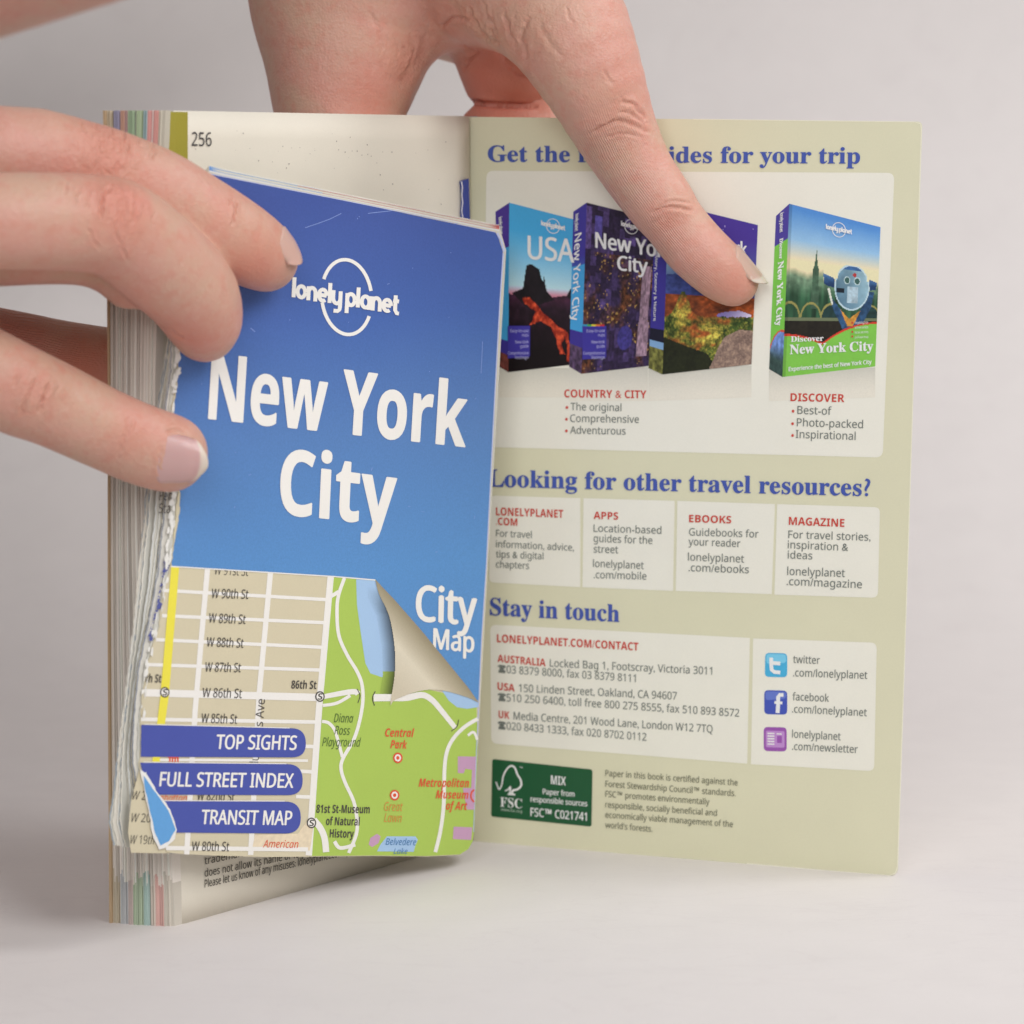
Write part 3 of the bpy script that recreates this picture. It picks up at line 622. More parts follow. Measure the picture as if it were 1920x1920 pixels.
curlE=[(704,1087),(740,1125),(790,1182),(840,1243),(880,1292),(895,1314)]
fld=[(396,326),(640,375),(929,436),(935,447),(943,472),(938,560),(926,760),(911,1060),(897,1312)]+curlE[::-1]+[(626,1081)]+leftB[::-1][:-1]
poly(M,fld,1,'blue_field_print',mb,cov)
whm=mat(C(232,226,220),.45,.02,'map_white_ink'); grn=mat(C(166,192,88),.5,.03,'map_green_ink'); lbl=mat(C(160,190,222),.5,.03,'map_water_ink'); yel=mat(C(228,216,74),.5,.03,'map_yellow_ink')
pnk=mat(C(190,150,180),.5,.03,'map_pink_ink'); dk=mat(C(74,70,66),.5,.05,'map_black_ink')
# park, water, streets
poly(M,[(624,1081),(705,1087),(735,1130),(741,1210),(742,1300),(790,1290),(893,1313),(896,1400),(889,1560),(886,1578),(878,1592),(862,1602),(800,1605),(700,1604),(583,1605)],.5,'park_print',grn,cov)
def cb(p): return [(560+x/3.2,1040+y/3.2) for x,y in p]
def c6(p): return [(180+x/2.667,1040+y/2.667) for x,y in p]
poly(M,cb([(345,148),(455,150),(500,230),(560,370),(588,560),(588,742),(540,745),(500,735),(430,712),(400,650),(370,450),(350,300)]),1,'reservoir_print',lbl,cov)
poly(M,cb([(860,815),(1010,845),(1082,890),(1075,915),(1010,925),(950,915),(900,875)]),1,'reservoir_print',lbl,cov)
poly(M,cb([(470,1780),(490,1740),(530,1690),(700,1690),(715,1710),(700,1745),(690,1783)]),1,'pond_print',lbl,cov)
poly(M,cb([(420,1740),(430,1700),(470,1675),(492,1690),(480,1730),(440,1755)]),1,'lawn_print',pnk,cov)
for p in ([(955,1210),(1068,1212),(1052,1530),(1010,1530),(1000,1480),(985,1400),(1035,1400),(1040,1290),(1000,1285),(990,1312),(955,1310)],[(930,1632),(1042,1636),(1035,1712),(925,1706)]):
    poly(M,cb(p),1.2,'museum_block_print',pnk,cov)
st=[]
st+=[([(389,1066),(366,1330),(350,1602)],10),([(507,1074),(486,1300),(470,1603)],10),([(620,1081),(598,1330),(579,1604)],12)]
for a,b,wd in [((330,178),(1155,225),6.5),((330,305),(1142,340),6.5),((300,425),(1132,463),6.5),((265,550),(1125,577),6.5),((240,690),(1112,714),14),((225,823),(1106,837),7),((1030,958),(1095,960),7),((1020,1083),(1085,1086),7),((1000,1210),(1080,1212),7),((350,1467),(1060,1474),8),((300,1026),(1060,1030),5)]:
    st.append((c6([a,b]),wd))
strokes(M,st,1,'street_print',whm,cov,False)
poly(M,[(321,1063),(336,1064),(317,1302),(300,1425),(297,1500),(282,1500),(286,1425),(301,1302)],2,'highlighted_avenue_print',yel,cov)
pth=[(cb([(275,140),(240,240),(230,330),(240,480),(290,600),(350,700),(380,780),(385,880),(365,1000),(330,1110),(265,1225),(255,1290),(280,1370),(330,1480),(350,1590),(345,1680),(300,1790)]),6.5),
     (cb([(195,250),(240,222)]),7),(cb([(140,1000),(180,1010),(215,1050),(240,1130),(262,1215)]),6),(cb([(1075,985),(1000,1030),(930,1100),(890,1180),(875,1290),(870,1500),(850,1660),(820,1785)]),7),
     (cb([(145,905),(230,890),(310,845)]),6),(cb([(1015,1085),(1050,1065),(1072,1110)]),5),(cb([(90,1590),(130,1640),(155,1700),(165,1785)]),12),(cb([(215,1720),(250,1760),(340,1740)]),7)]
strokes(M,pth,1.6,'park_path_print',whm,cov)
strokes(M,[(cb([(150,852),(320,822),(360,838)]),(9,11)),(cb([(450,858),(560,858),(650,858),(740,842),(800,872),(860,940),(940,1040)]),(14,9))],1.7,'park_road_print',whm,cov)
for q in ([(350,805),(368,845),(355,890)],[(460,820),(443,860),(455,905)],[(960,990),(950,1030),(915,1060)]): strokes(M,[(cb(q),1.6)],2,'tunnel_mark_print',dk,cov)
strokes(M,[([(320,1062),(626,1081),(704,1087.5)],2.2)],2,'field_border_print',whm,cov,False)
poly(M,c6([(795,1400),(1010,1395),(1065,1320),(1090,1340),(1070,1480),(780,1478)]),1.4,'museum_ground_print',mat(C(222,206,178),.5,.12,'map_sand_ink',nscale=700),cov)
# the turned-up corner printed on the cover
cpx=[(704,1087),(710,1112),(730,1156),(740,1215),(740,1265),(732,1321),(741,1312),(785,1296),(826,1294),(872,1306),(897,1317),(880,1292),(840,1243),(790,1182),(740,1125)]
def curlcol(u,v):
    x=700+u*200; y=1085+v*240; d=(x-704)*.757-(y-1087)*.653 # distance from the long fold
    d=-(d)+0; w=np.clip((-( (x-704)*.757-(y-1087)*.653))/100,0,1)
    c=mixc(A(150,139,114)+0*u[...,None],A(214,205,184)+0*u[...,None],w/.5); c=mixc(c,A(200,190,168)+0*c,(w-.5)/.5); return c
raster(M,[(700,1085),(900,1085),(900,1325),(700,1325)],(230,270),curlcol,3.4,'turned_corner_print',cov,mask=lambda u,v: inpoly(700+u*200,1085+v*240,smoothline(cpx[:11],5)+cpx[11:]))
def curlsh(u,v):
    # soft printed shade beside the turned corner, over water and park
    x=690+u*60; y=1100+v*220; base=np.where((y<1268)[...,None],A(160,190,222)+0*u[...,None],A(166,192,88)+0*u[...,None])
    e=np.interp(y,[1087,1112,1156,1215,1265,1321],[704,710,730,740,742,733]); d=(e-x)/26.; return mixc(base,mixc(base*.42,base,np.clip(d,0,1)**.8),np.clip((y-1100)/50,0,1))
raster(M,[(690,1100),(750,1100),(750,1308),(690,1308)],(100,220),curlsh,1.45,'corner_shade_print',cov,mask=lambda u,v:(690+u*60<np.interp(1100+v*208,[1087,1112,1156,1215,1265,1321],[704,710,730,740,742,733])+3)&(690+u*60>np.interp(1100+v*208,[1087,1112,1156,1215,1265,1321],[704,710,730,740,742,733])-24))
# titles
def MT(t,p0,p1,cap,st,m=whm,lift=3,name='title_print',off=0,cap1=None,up=None): text(M,t,p0,p1,cap,st,m,cov,lift,name,off=off,cap1=cap1,upv=up)
MT('New York',(391,785),(872,838),121,'bold',cap1=113,up=(.06,-1),off=.005)
MT('City',(524,963),(740,986),120,'bold',cap1=114,up=(.045,-1),off=.005)
MT('City',(781,1163),(892,1172),64,'sans',off=.018,up=(.02,-1)); 
v,f=textmesh('Map','sans',.016)
MT('Map',(813,1216),(888,1223),37,'sans',off=.018,up=(.02,-1),lift=3)
logo(M,(548,557),(750,589),25,7.4,(650,557,47,70,[(204,346),(26,167)],(0,.12)),whm,cov,3,up=(.05,-1),cw=6.5)
# map lettering
def ML(t,a,y0,b,y1,cap,st,m=dk): MT(t,(a,y0),(b,y1),cap,st,m,2.6,'map_label_print',off=.004 if st=='sans' else 0)
for t,a,y,b,y1 in [('W 90th St',396,1121,465,1123),('W 89th St',391,1167,460,1170),('W 88th St',387,1212,456,1214.5),('W 87th St',384,1259,451,1260.5),('W 86th St',379,1307,453,1309),('W 85th St',377,1355,444,1357),('W 80th St',359,1595,429,1596),('W 82nd St',369,1500,439,1503)]: ML(t,a,y,b,y1,17,'sans')
text(M,'W 91st St',(401,1077),(465,1080),17,'sans',dk,cov,.8,'map_label_print')
ML('86th St',546,1291,593,1292,15,'bold'); ML('th St',272,1279,302,1280,15,'bold')
text(M,'s Ave',(493,1362),(497,1311),15,'sans',dk,cov,2.6,'map_label_print',upv=(-1,-.05)); text(M,'lu',(484,1430),(486,1418),15,'sans',dk,cov,2.6,'map_label_print',upv=(-1,-.05))
gd=mat(C(84,108,56),.5,.05,'map_dark_green_ink')
for t,a,y,b in [('Diana',626,1354,662),('Ross',627,1377,656),('Playground',604,1399,676)]: ML(t,a,y,b,y+1,16,'ital',gd)
rd=mat(C(214,84,56),.5,.05,'map_red_ink'); og=mat(C(206,140,70),.5,.05,'map_orange_ink')
for t,a,y,b in [('Central',722,1381,776),('Park',732,1403,763),('Metropolitan',785,1475,879),('Museum',817,1497,878),('of Art',836,1518,876)]: ML(t,a,y,b,y+1,15,'bital',rd)
for t,a,y,b in [('Great',720,1520,755),('Lawn',720,1541,753)]: ML(t,a,y,b,y+1,16,'ital',og)
ML('American',493,1589,559,1590,14,'ital',rd); ML('Manhattan',278,1501,350,1502,12,'ital',rd)
for t,a,y,b in [('81st St-Museum',593,1524,693),('of Natural',611,1547,674),('History',618,1570,663)]: ML(t,a,y,b,y+1,15,'bold')
ML('Belvedere',723,1584,780,1585,12,'ital',mat(C(70,120,170),.5,.05,'map_blue_ink')); ML('Lake',738,1601,764,1601,10,'ital',mat(C(70,120,170),.5,.05,'map_blue_ink'))
def station(x,y):
    dotm(M,x,y,9,10,2.6,'station_print',dk,cov,20); dotm(M,x,y,6.6,7.6,3,'station_print',whm,cov,20)
    text(M,'S',(x-4.2,y+5.8),(x+4.2,y+5.8),11.5,'bold',dk,cov,3.4,'station_letter_print')
station(309,1298); station(600,1306); station(584,1543)
for x,y in [(746,1421),(740,1491)]:
    dotm(M,x,y,9,10,2.6,'sight_dot_print',rd,cov,20); dotm(M,x,y,6,6.8,3,'sight_dot_print',whm,cov,20); dotm(M,x,y,3.2,3.6,3.3,'sight_dot_print',rd,cov,12)
strokes(M,[(arc(893,1492,10,12,110,250,10),3)],2.8,'sight_ring_print',rd,cov,False)
for k in range(4): poly(M,[(317+k*5,1420),(320+k*5,1420),(320+k*5,1430),(317+k*5,1430)],2.3,'building_symbol_print',rd,cov)
poly(M,[(315,1418),(335,1418),(335,1421),(315,1421)],2.35,'building_symbol_print',rd,cov)
bt=mat(C(70,82,160),.42,.04,'button_ink')
for (q,t,p0,p1) in [([(265,1359),(573,1366),(574,1420),(264,1419)],'TOP SIGHTS',(405,1404),(555,1406)),([(263,1430),(567,1433),(568,1491),(278,1490)],'FULL STREET INDEX',(299,1474),(549,1477)),([(292,1502),(564,1503),(564,1563),(318,1561)],'TRANSIT MAP',(377,1545),(546,1547))]:
    h=(q[2][1]-q[1][1])/2; poly(M,rrect(q,[0,h*.98,h*.98,0],8),3,'button_print',bt,cov)
    strokes(M,[([(q[0][0]+6,q[0][1]-1),(q[1][0]-30,q[1][1]-1)],1.6)],3.1,'button_border_print',whm,cov,False)
    text(M,t,p0,p1,26,'sans',whm,cov,3.6,'button_text_print',off=.016)
# torn blue flap and lower map sheet showing at bottom left
lowm=poly(M,[(262,1440),(272,1470),(290,1500),(305,1545),(318,1600),(246,1599),(240,1560),(246,1500)],-3,'lower_sheet_print',Mmap,cmap)
for t,a,y,b in [('W 19th',244,1582,289),('W 20',246,1541,282),('W 2',248,1499,273)]: text(M,t,(a,y),(b,y+1),16,'ital',dk,cmap,-2,'map_label_print')
text(M,'Sta',(297,962),(319,962),18,'sans',dk,cmap,-2.2,'map_label_print'); text(M,'Pen',(298,938),(322,938),18,'sans',dk,cmap,-2.2,'map_label_print')
fl=slab(M,redge(c6([(222,1075),(250,1095),(300,1180),(372,1275),(408,1375),(395,1420),(350,1465),(318,1475),(285,1400),(262,1280),(238,1170),(222,1075)]),1.2,5)[:-1],.0002,4.5,'torn_flap',mat(C(226,224,220),.7,.06,'torn_white'),cmap)
poly(M,redge(c6([(236,1105),(300,1190),(362,1280),(398,1375),(365,1432),(322,1455),(296,1395),(270,1275),(244,1165),(236,1105)]),.8,6)[:-1],5.2,'flap_colour_print',mat(C(96,156,210),.5,.05,'flap_blue_ink'),fl)
# scraps of indigo ink along the torn left edge
V=[];Fc=[]; r=random.Random(11); a0=a1=0
for k,y in enumerate(np.arange(1040,1202,1.6)):
    a0=a0*.6+r.uniform(-2,2); a1=a1*.7+r.uniform(-2.6,2.6); wd_=max(0,(5.5 if y<1110 else 3.6)*(.75+.5*math.sin(y*.09))+a1); x=edge(INN,y)-5+a0-(y-1040)*.02
    V+=[M.at(x,y,2),M.at(x+wd_,y,2)]
    if k and r.random()>.06: Fc.append((2*k-2,2*k,2*k+1,2*k-1))
props(link('ink_scraps',mesh('ink_scraps',V,Fc),mat(C(84,90,150),.65,.10,'indigo_scrap'),cmap),kind='stuff')
V=[];Fc=[]; r=random.Random(17)
for (ya,yb,nn,mw) in [(622,770,26,9),(926,1062,26,9),(1062,1200,12,5),(1205,1360,16,5),(1420,1500,8,4)]:
    for _ in range(nn):
        y=r.uniform(ya,yb); x=edge(INN,y)+r.uniform(-3,5); w_=r.uniform(2,mw)*.6; h_=r.uniform(4,13); m=7; b0=len(V)
        ring=[(x+w_*math.cos(2*math.pi*k/m)*r.uniform(.5,1.2)-(math.sin(2*math.pi*k/m))*h_*.12,y+h_*math.sin(2*math.pi*k/m)*r.uniform(.6,1.2)) for k in range(m)]
        for k,(px,py) in enumerate(ring): V.append(M.at(px,py,2.5+r.uniform(0,3)))
        Fc.append(tuple(range(b0,b0+m)))
props(link('torn_paper_bits',mesh('torn_paper_bits',V,Fc),mat(C(224,222,216),.75,.12,'torn_bits',nscale=900),cmap),kind='stuff')
# scratches and chips on the blue cover
V=[];Fc=[]; r=random.Random(5)
sl=[([(640,400),(618,411),(596,419),(572,427)],1.0),([(735,395),(690,400)],1.2),([(905,640),(902,700)],1.0),([(470,615),(478,622)],1.6),([(402,640),(408,646)],1.4)]
for i in range(26):
    x=r.uniform(360,900); y=r.uniform(400,1050); a=r.uniform(0,6.3); l=r.uniform(1.5,6); sl.append(([(x,y),(x+l*math.cos(a),y+l*math.sin(a))],r.uniform(.6,1.2)))
props(strokes(M,sl,1.6,'scratches',mat(C(132,152,206),.6,.05,'scratch_white'),cov,False),kind='stuff')
strokes(M,[([(392,325.5),(520,351),(640,374.5),(800,407),(930,435.5)],(2.0,1.2)),([(932,437),(940,452),(945,472)],3.4),([(944,474),(938,560),(927,760),(912,1060),(903,1200),(893,1420),(888,1560)],(2.8,1.4))],1.5,'worn_edge',mat(C(176,184,214),.7,.08,'worn_blue'),cov,False)

# ================================================================== HANDS
def surface_nets(fn, lo, hi, h):
    lo=np.array(lo);hi=np.array(hi); n=np.ceil((hi-lo)/h).astype(int)+1
    X,Y,Z=np.meshgrid(*[np.arange(k,dtype=np.float32)*h for k in n],indexing='ij')
    P=np.stack([X+lo[0],Y+lo[1],Z+lo[2]],-1).astype(np.float32); del X,Y,Z
    st=4; m=[-(-k//st)*st for k in n]; cc=[np.minimum(np.arange(k//st)*st+st//2,n[a]-1) for a,k in enumerate(m)]
    Dc=fn(P[np.ix_(*cc)].reshape(-1,3)).reshape([len(c) for c in cc])
    Du=Dc.repeat(st,0).repeat(st,1).repeat(st,2)[:n[0],:n[1],:n[2]]; D=Du.copy(); near=np.abs(Du)<h*st*1.9
    D[near]=fn(P[near])
    ins=D<0; nx,ny,nz=n; acc=np.zeros((nx-1,ny-1,nz-1,3),np.float32); cnt=np.zeros((nx-1,ny-1,nz-1),np.float32)
    cor=[(i,j,k) for i in(0,1) for j in(0,1) for k in(0,1)]
    def sl(a,c): return a[c[0]:nx-1+c[0],c[1]:ny-1+c[1],c[2]:nz-1+c[2]]
    for a in range(8):
        for b in range(a+1,8):
            ca,cb_=np.array(cor[a]),np.array(cor[b])
            if np.abs(ca-cb_).sum()!=1: continue
            da,db=sl(D,cor[a]),sl(D,cor[b]); x=(da<0)!=(db<0); t=np.where(x,da/np.where(x,da-db,1),0)
            for c in range(3): acc[...,c]+=np.where(x,ca[c]+t*(cb_[c]-ca[c]),0)
            cnt+=x
    act=cnt>0; idx=-np.ones(cnt.shape,int); w_=np.argwhere(act); idx[act]=np.arange(len(w_))
    V=(w_+acc[act]/cnt[act][:,None])*h+lo; Fq=[]
    for ax in range(3):
        sh=[slice(1,nx-1),slice(1,ny-1),slice(1,nz-1)]; s2=list(sh); sh[ax]=slice(0,n[ax]-1); s2[ax]=slice(1,n[ax])
        a=ins[tuple(sh)];b=ins[tuple(s2)]; cr=np.argwhere(a!=b); off=np.array([1,1,1]); off[ax]=0; cr=cr+off
        flip=a[a!=b]; u=(ax+1)%3; v=(ax+2)%3; eu=np.zeros(3,int);eu[u]=1;ev=np.zeros(3,int);ev[v]=1
        def g(q): return idx[q[:,0],q[:,1],q[:,2]]
        q=np.stack([g(cr),g(cr-eu),g(cr-eu-ev),g(cr-ev)],1); q[~flip]=q[~flip][:,::-1]; Fq.append(q)
    Fq=np.concatenate(Fq); Fq=Fq[(Fq>=0).all(1)]; return V,Fq
def smin(a,b,k): h=np.clip(k-np.abs(a-b),0,None)/k; return np.minimum(a,b)-h*h*k*.25
def seg(P,a,b,ra,rb):
    a=np.array(a,np.float32);b=np.array(b,np.float32); d=b-a; t=np.clip(((P-a)@d)/(d@d),0,1); return np.linalg.norm(P-a-t[...,None]*d,axis=-1)-(ra+t*(rb-ra)),t
def chain(pts):  # (px,py,r px,Y) -> 3D nodes; smooth in between
    out=[]
    for (x,y,r,D) in pts: p=atY(x,y,D); out.append((p.x,p.y,p.z,r*D/F/cp))
    q=np.array(out); n=len(q); res=[]
    for i in range(n-1):
        a=q[max(i-1,0)];b=q[i];c=q[i+1];d=q[min(i+2,n-1)]
        for k in range(3):
            t=k/3; res.append(.5*((2*b)+(c-a)*t+(2*a-5*b+4*c-d)*t*t+(3*b-a-3*c+d)*t**3))
    res.append(q[-1]); return np.array(res)
def skin_mat():
    m=bpy.data.materials.new('skin'); t,b=nt(m); N=t.nodes;L=t.links
    tc=N.new('ShaderNodeTexCoord')
    def noise(s,d=3,dist=0):
        n=N.new('ShaderNodeTexNoise'); n.inputs['Scale'].default_value=s; n.inputs['Detail'].default_value=d; n.inputs['Distortion'].default_value=dist; L.new(tc.outputs['Object'],n.inputs['Vector']); return n
    def attr(nm): a=N.new('ShaderNodeAttribute'); a.attribute_name=nm; return a
    def math_(op,a,b_=None):
        n=N.new('ShaderNodeMath'); n.operation=op
        for i,x in enumerate((a,b_)):
            if x is None: continue
            if isinstance(x,(int,float)): n.inputs[i].default_value=x
            else: L.new(x,n.inputs[i])
        return n.outputs[0]
    def mix(fac,a,c):
        n=N.new('ShaderNodeMix'); n.data_type='RGBA'
        for i,x in ((0,fac),(6,a),(7,c)):
            if isinstance(x,(tuple,float,int)): n.inputs[i].default_value=x
            else: L.new(x,n.inputs[i])
        return n.outputs[2]
    n1=noise(55,5,.4); r=N.new('ShaderNodeMapRange'); r.inputs[1].default_value=.38; r.inputs[2].default_value=.62; L.new(n1.outputs['Fac'],r.inputs[0])
    base=mix(r.outputs[0],(.61,.375,.275,1),(.65,.33,.26,1))
    n2=noise(330,4,.3); r2=N.new('ShaderNodeMapRange'); r2.inputs[1].default_value=.48; r2.inputs[2].default_value=.72; r2.inputs[4].default_value=.6; L.new(n2.outputs['Fac'],r2.inputs[0])
    base=mix(r2.outputs[0],base,(.62,.27,.20,1))
    n5=noise(700,3,.2); r5=N.new('ShaderNodeMapRange'); r5.inputs[1].default_value=.52; r5.inputs[2].default_value=.72; r5.inputs[4].default_value=.22; L.new(n5.outputs['Fac'],r5.inputs[0])
    base=mix(r5.outputs[0],base,(.70,.48,.39,1))
    bl=attr('blush'); base=mix(math_('MULTIPLY',bl.outputs['Fac'],.9),base,(.63,.22,.155,1))
    L.new(base,b.inputs['Base Color'])
    b.inputs['Subsurface Weight'].default_value=.15; b.inputs['Subsurface Radius'].default_value=(1,.35,.2); b.inputs['Subsurface Scale'].default_value=.0028
    b.inputs['Roughness'].default_value=.46; b.inputs['Specular IOR Level'].default_value=.42
    # fold lines across the finger at the joints, and fine ridges along it
    s=attr('along').outputs['Fac']; kn=attr('knuckle').outputs['Fac']; rd_=attr('ridge').outputs['Fac']
    nd=noise(160,3); nf=noise(500,2)
    ph=math_('ADD',math_('MULTIPLY',s,2300.),math_('MULTIPLY',nd.outputs['Fac'],13.))
    wv=math_('POWER',math_('ABSOLUTE',math_('SINE',ph)),.35)
    patch=N.new('ShaderNodeMapRange'); patch.inputs[1].default_value=.40; patch.inputs[2].default_value=.6; L.new(nf.outputs['Fac'],patch.inputs[0])
    k1=math_('MULTIPLY',math_('MULTIPLY',wv,kn),math_('MULTIPLY',patch.outputs[0],1.0))
    ph2=math_('ADD',math_('MULTIPLY',attr('across').outputs['Fac'],11500.),math_('MULTIPLY',nd.outputs['Fac'],14.))
    k2=math_('MULTIPLY',math_('SINE',ph2),math_('MULTIPLY',rd_,.22))
    vo=N.new('ShaderNodeTexVoronoi'); vo.inputs['Scale'].default_value=1500; L.new(tc.outputs['Object'],vo.inputs['Vector'])
    n4=noise(900,4)
    k3=math_('ADD',math_('MULTIPLY',vo.outputs['Distance'],.34),math_('MULTIPLY',n4.outputs['Fac'],.62))
    hsum=math_('ADD',math_('ADD',k1,k2),k3)
    bp=N.new('ShaderNodeBump'); bp.inputs['Strength'].default_value=.8; bp.inputs['Distance'].default_value=.00030
    L.new(hsum,bp.inputs['Height']); L.new(bp.outputs[0],b.inputs['Normal'])
    return m
SKIN=skin_mat()
def build_hand(name,chains,joints,palm,h,label,cuts=[],ridges=[],kd=.0016,lo=None,hi=None,kp=.009,creases=None):
    ch=[chain(c) for c in chains]; pl=[chain(c) for c in palm]
    allp=np.concatenate(ch+pl); mr=allp[:,3].max()
    lo=np.array(lo) if lo is not None else allp[:,:3].min(0)-mr-.003; hi=np.array(hi) if hi is not None else allp[:,:3].max(0)+mr+.003
    js=[]
    for (x,y,D,rad,dep,dr) in cuts: p=atY(x,y,D); js.append((np.array(p),rad*D/F,dep,dr))
    def fn(P):
        dig=[]
        for c in ch:
            d=None
            for i in range(len(c)-1):
                s_,_=seg(P,c[i,:3],c[i+1,:3],c[i,3],c[i+1,3]); d=s_ if d is None else np.minimum(d,s_)
            dig.append(d)
        D=dig[0]
        for d in dig[1:]: D=smin(D,d,kd)
        if pl:
            pd=None
            for c in pl:
                for i in range(len(c)-1):
                    s_,_=seg(P,c[i,:3],c[i+1,:3],c[i,3],c[i+1,3]); pd=s_ if pd is None else smin(pd,s_,.012)
            D=smin(D,pd,kp)
        for c,rad,dep,dr in js:   # soft dents (+) and swellings (-)
            q=P-c.astype(np.float32); D=D+dep*np.exp(-(q*q).sum(-1)/(rad*rad))
        return D
    V,Fq=surface_nets(fn,lo,hi,h)
    me=bpy.data.meshes.new(name); me.vertices.add(len(V)); me.vertices.foreach_set('co',V.astype(np.float32).ravel())
    me.loops.add(len(Fq)*4); me.loops.foreach_set('vertex_index',Fq.ravel().astype(np.int32)); me.polygons.add(len(Fq))
    me.polygons.foreach_set('loop_start',np.arange(0,len(Fq)*4,4,dtype=np.int32)); me.update(); me.validate()
    bm=bmesh.new(); bm.from_mesh(me)
    for _ in range(3): bmesh.ops.smooth_vert(bm,verts=bm.verts,factor=.5,use_axis_x=True,use_axis_y=True,use_axis_z=True)
    bmesh.ops.recalc_face_normals(bm,faces=bm.faces); bm.to_mesh(me); bm.free()
    def getP():
        c_=np.empty(len(me.vertices)*3,np.float32); me.vertices.foreach_get('co',c_); return c_.reshape(-1,3).astype(float)
    def toP(P):
        d=P-np.array(CAM); z=d[:,1]*cp-d[:,2]*sp; return 960+F*d[:,0]/z, 960-F*(d[:,1]*sp+d[:,2]*cp)/z
    if creases:
        # finer mesh where the skin folds, then the folds themselves are pressed in
        S_=[]
        for pts,wd,dep in creases:
            q=smoothline(pts,4)
            for a,b in zip(q[:-1],q[1:]): S_.append((a[0],a[1],b[0],b[1],wd,dep))
        S_=np.array(S_)
        for it in range(2):
            P=getP(); x,y=toP(P); nr=np.zeros(len(P),bool)
            for (x0,y0,x1,y1,wd,dep) in S_:
                L2=(x1-x0)**2+(y1-y0)**2+1e-9; t=np.clip(((x-x0)*(x1-x0)+(y-y0)*(y1-y0))/L2,0,1); nr|=(x-x0-t*(x1-x0))**2+(y-y0-t*(y1-y0))**2<(16-5*it)**2
            bm=bmesh.new(); bm.from_mesh(me); bm.verts.ensure_lookup_table()
            ed=[e for e in bm.edges if nr[e.verts[0].index] and nr[e.verts[1].index]]
            bmesh.ops.subdivide_edges(bm,edges=ed,cuts=1,use_grid_fill=True); 
            bmesh.ops.smooth_vert(bm,verts=bm.verts,factor=.35,use_axis_x=True,use_axis_y=True,use_axis_z=True)
            bm.to_mesh(me); bm.free()
        P=getP(); x,y=toP(P); nm=np.empty(len(P)*3,np.float32); me.vertices.foreach_get('normal',nm); nm=nm.reshape(-1,3)
        vd=P-np.array(CAM); vd/=np.linalg.norm(vd,axis=1)[:,None]; fac=np.clip(-(nm*vd).sum(1)*3,0,1)
        disp=np.zeros(len(P)); jit=1.6*np.sin(x*.21+y*.13)+1.0*np.sin(y*.37-x*.11)
        for pts,wd,dep in creases:
            q=np.array(smoothline(pts,4)); best=np.full(len(P),1e9); tb=np.zeros(len(P))
            for i in range(len(q)-1):
                (x0,y0),(x1,y1)=q[i],q[i+1]; L2=(x1-x0)**2+(y1-y0)**2+1e-9; t=np.clip(((x-x0)*(x1-x0)+(y-y0)*(y1-y0))/L2,0,1)
                d=np.hypot(x+jit-x0-t*(x1-x0),y-y0-t*(y1-y0)); m_=d<best; best=np.where(m_,d,best); tb=np.where(m_,(i+t)/(len(q)-1),tb)
            env=np.clip(np.minimum(tb,1-tb)*5,0,1)**.7
            disp-=dep*env*(np.exp(-(best/wd)**2)-.35*np.exp(-((best-wd*2.4)/(wd*1.3))**2))
        P=P+nm*(disp*fac)[:,None]; me.vertices.foreach_set('co',P.astype(np.float32).ravel()); me.update()
    P=getP()
    along=np.zeros(len(P));across=np.zeros(len(P)); best=np.full(len(P),1e9)
    for c in ch:
        s0=0
        for i in range(len(c)-1):
            d_,t_=seg(P,c[i,:3],c[i+1,:3],c[i,3],c[i+1,3]); L_=np.linalg.norm(c[i+1,:3]-c[i,:3]); m_=d_<best
            dirv=(c[i+1,:3]-c[i,:3])/max(L_,1e-9); up=np.cross(dirv,[0,1,0]); up/=np.linalg.norm(up)+1e-9
            along=np.where(m_,s0+t_*L_,along); across=np.where(m_,((P-c[i,:3])@up),across); best=np.where(m_,d_,best); s0+=L_
    kn=np.zeros(len(P)); bl=np.zeros(len(P)); rg=np.zeros(len(P))
    for (x,y,D,rad,k,bb) in joints:
        p=np.array(atY(x,y,D)); g=np.exp(-((P-p)**2).sum(1)/(rad*D/F)**2); kn=np.maximum(kn,g*k); bl=np.maximum(bl,g*bb)
    for (x,y,D,rad,k) in ridges:
        p=np.array(atY(x,y,D)); g=np.exp(-((P-p)**2).sum(1)/(rad*D/F)**2); rg=np.maximum(rg,g*k)
    for nm,ar in (('along',along),('across',across),('knuckle',kn),('blush',bl),('ridge',rg)):
        a=me.attributes.new(nm,'FLOAT','POINT'); a.data.foreach_set('value',ar.astype(np.float32))
    o=link(name,me,SKIN,None,True); return props(o,label=label,category='hand'),ch
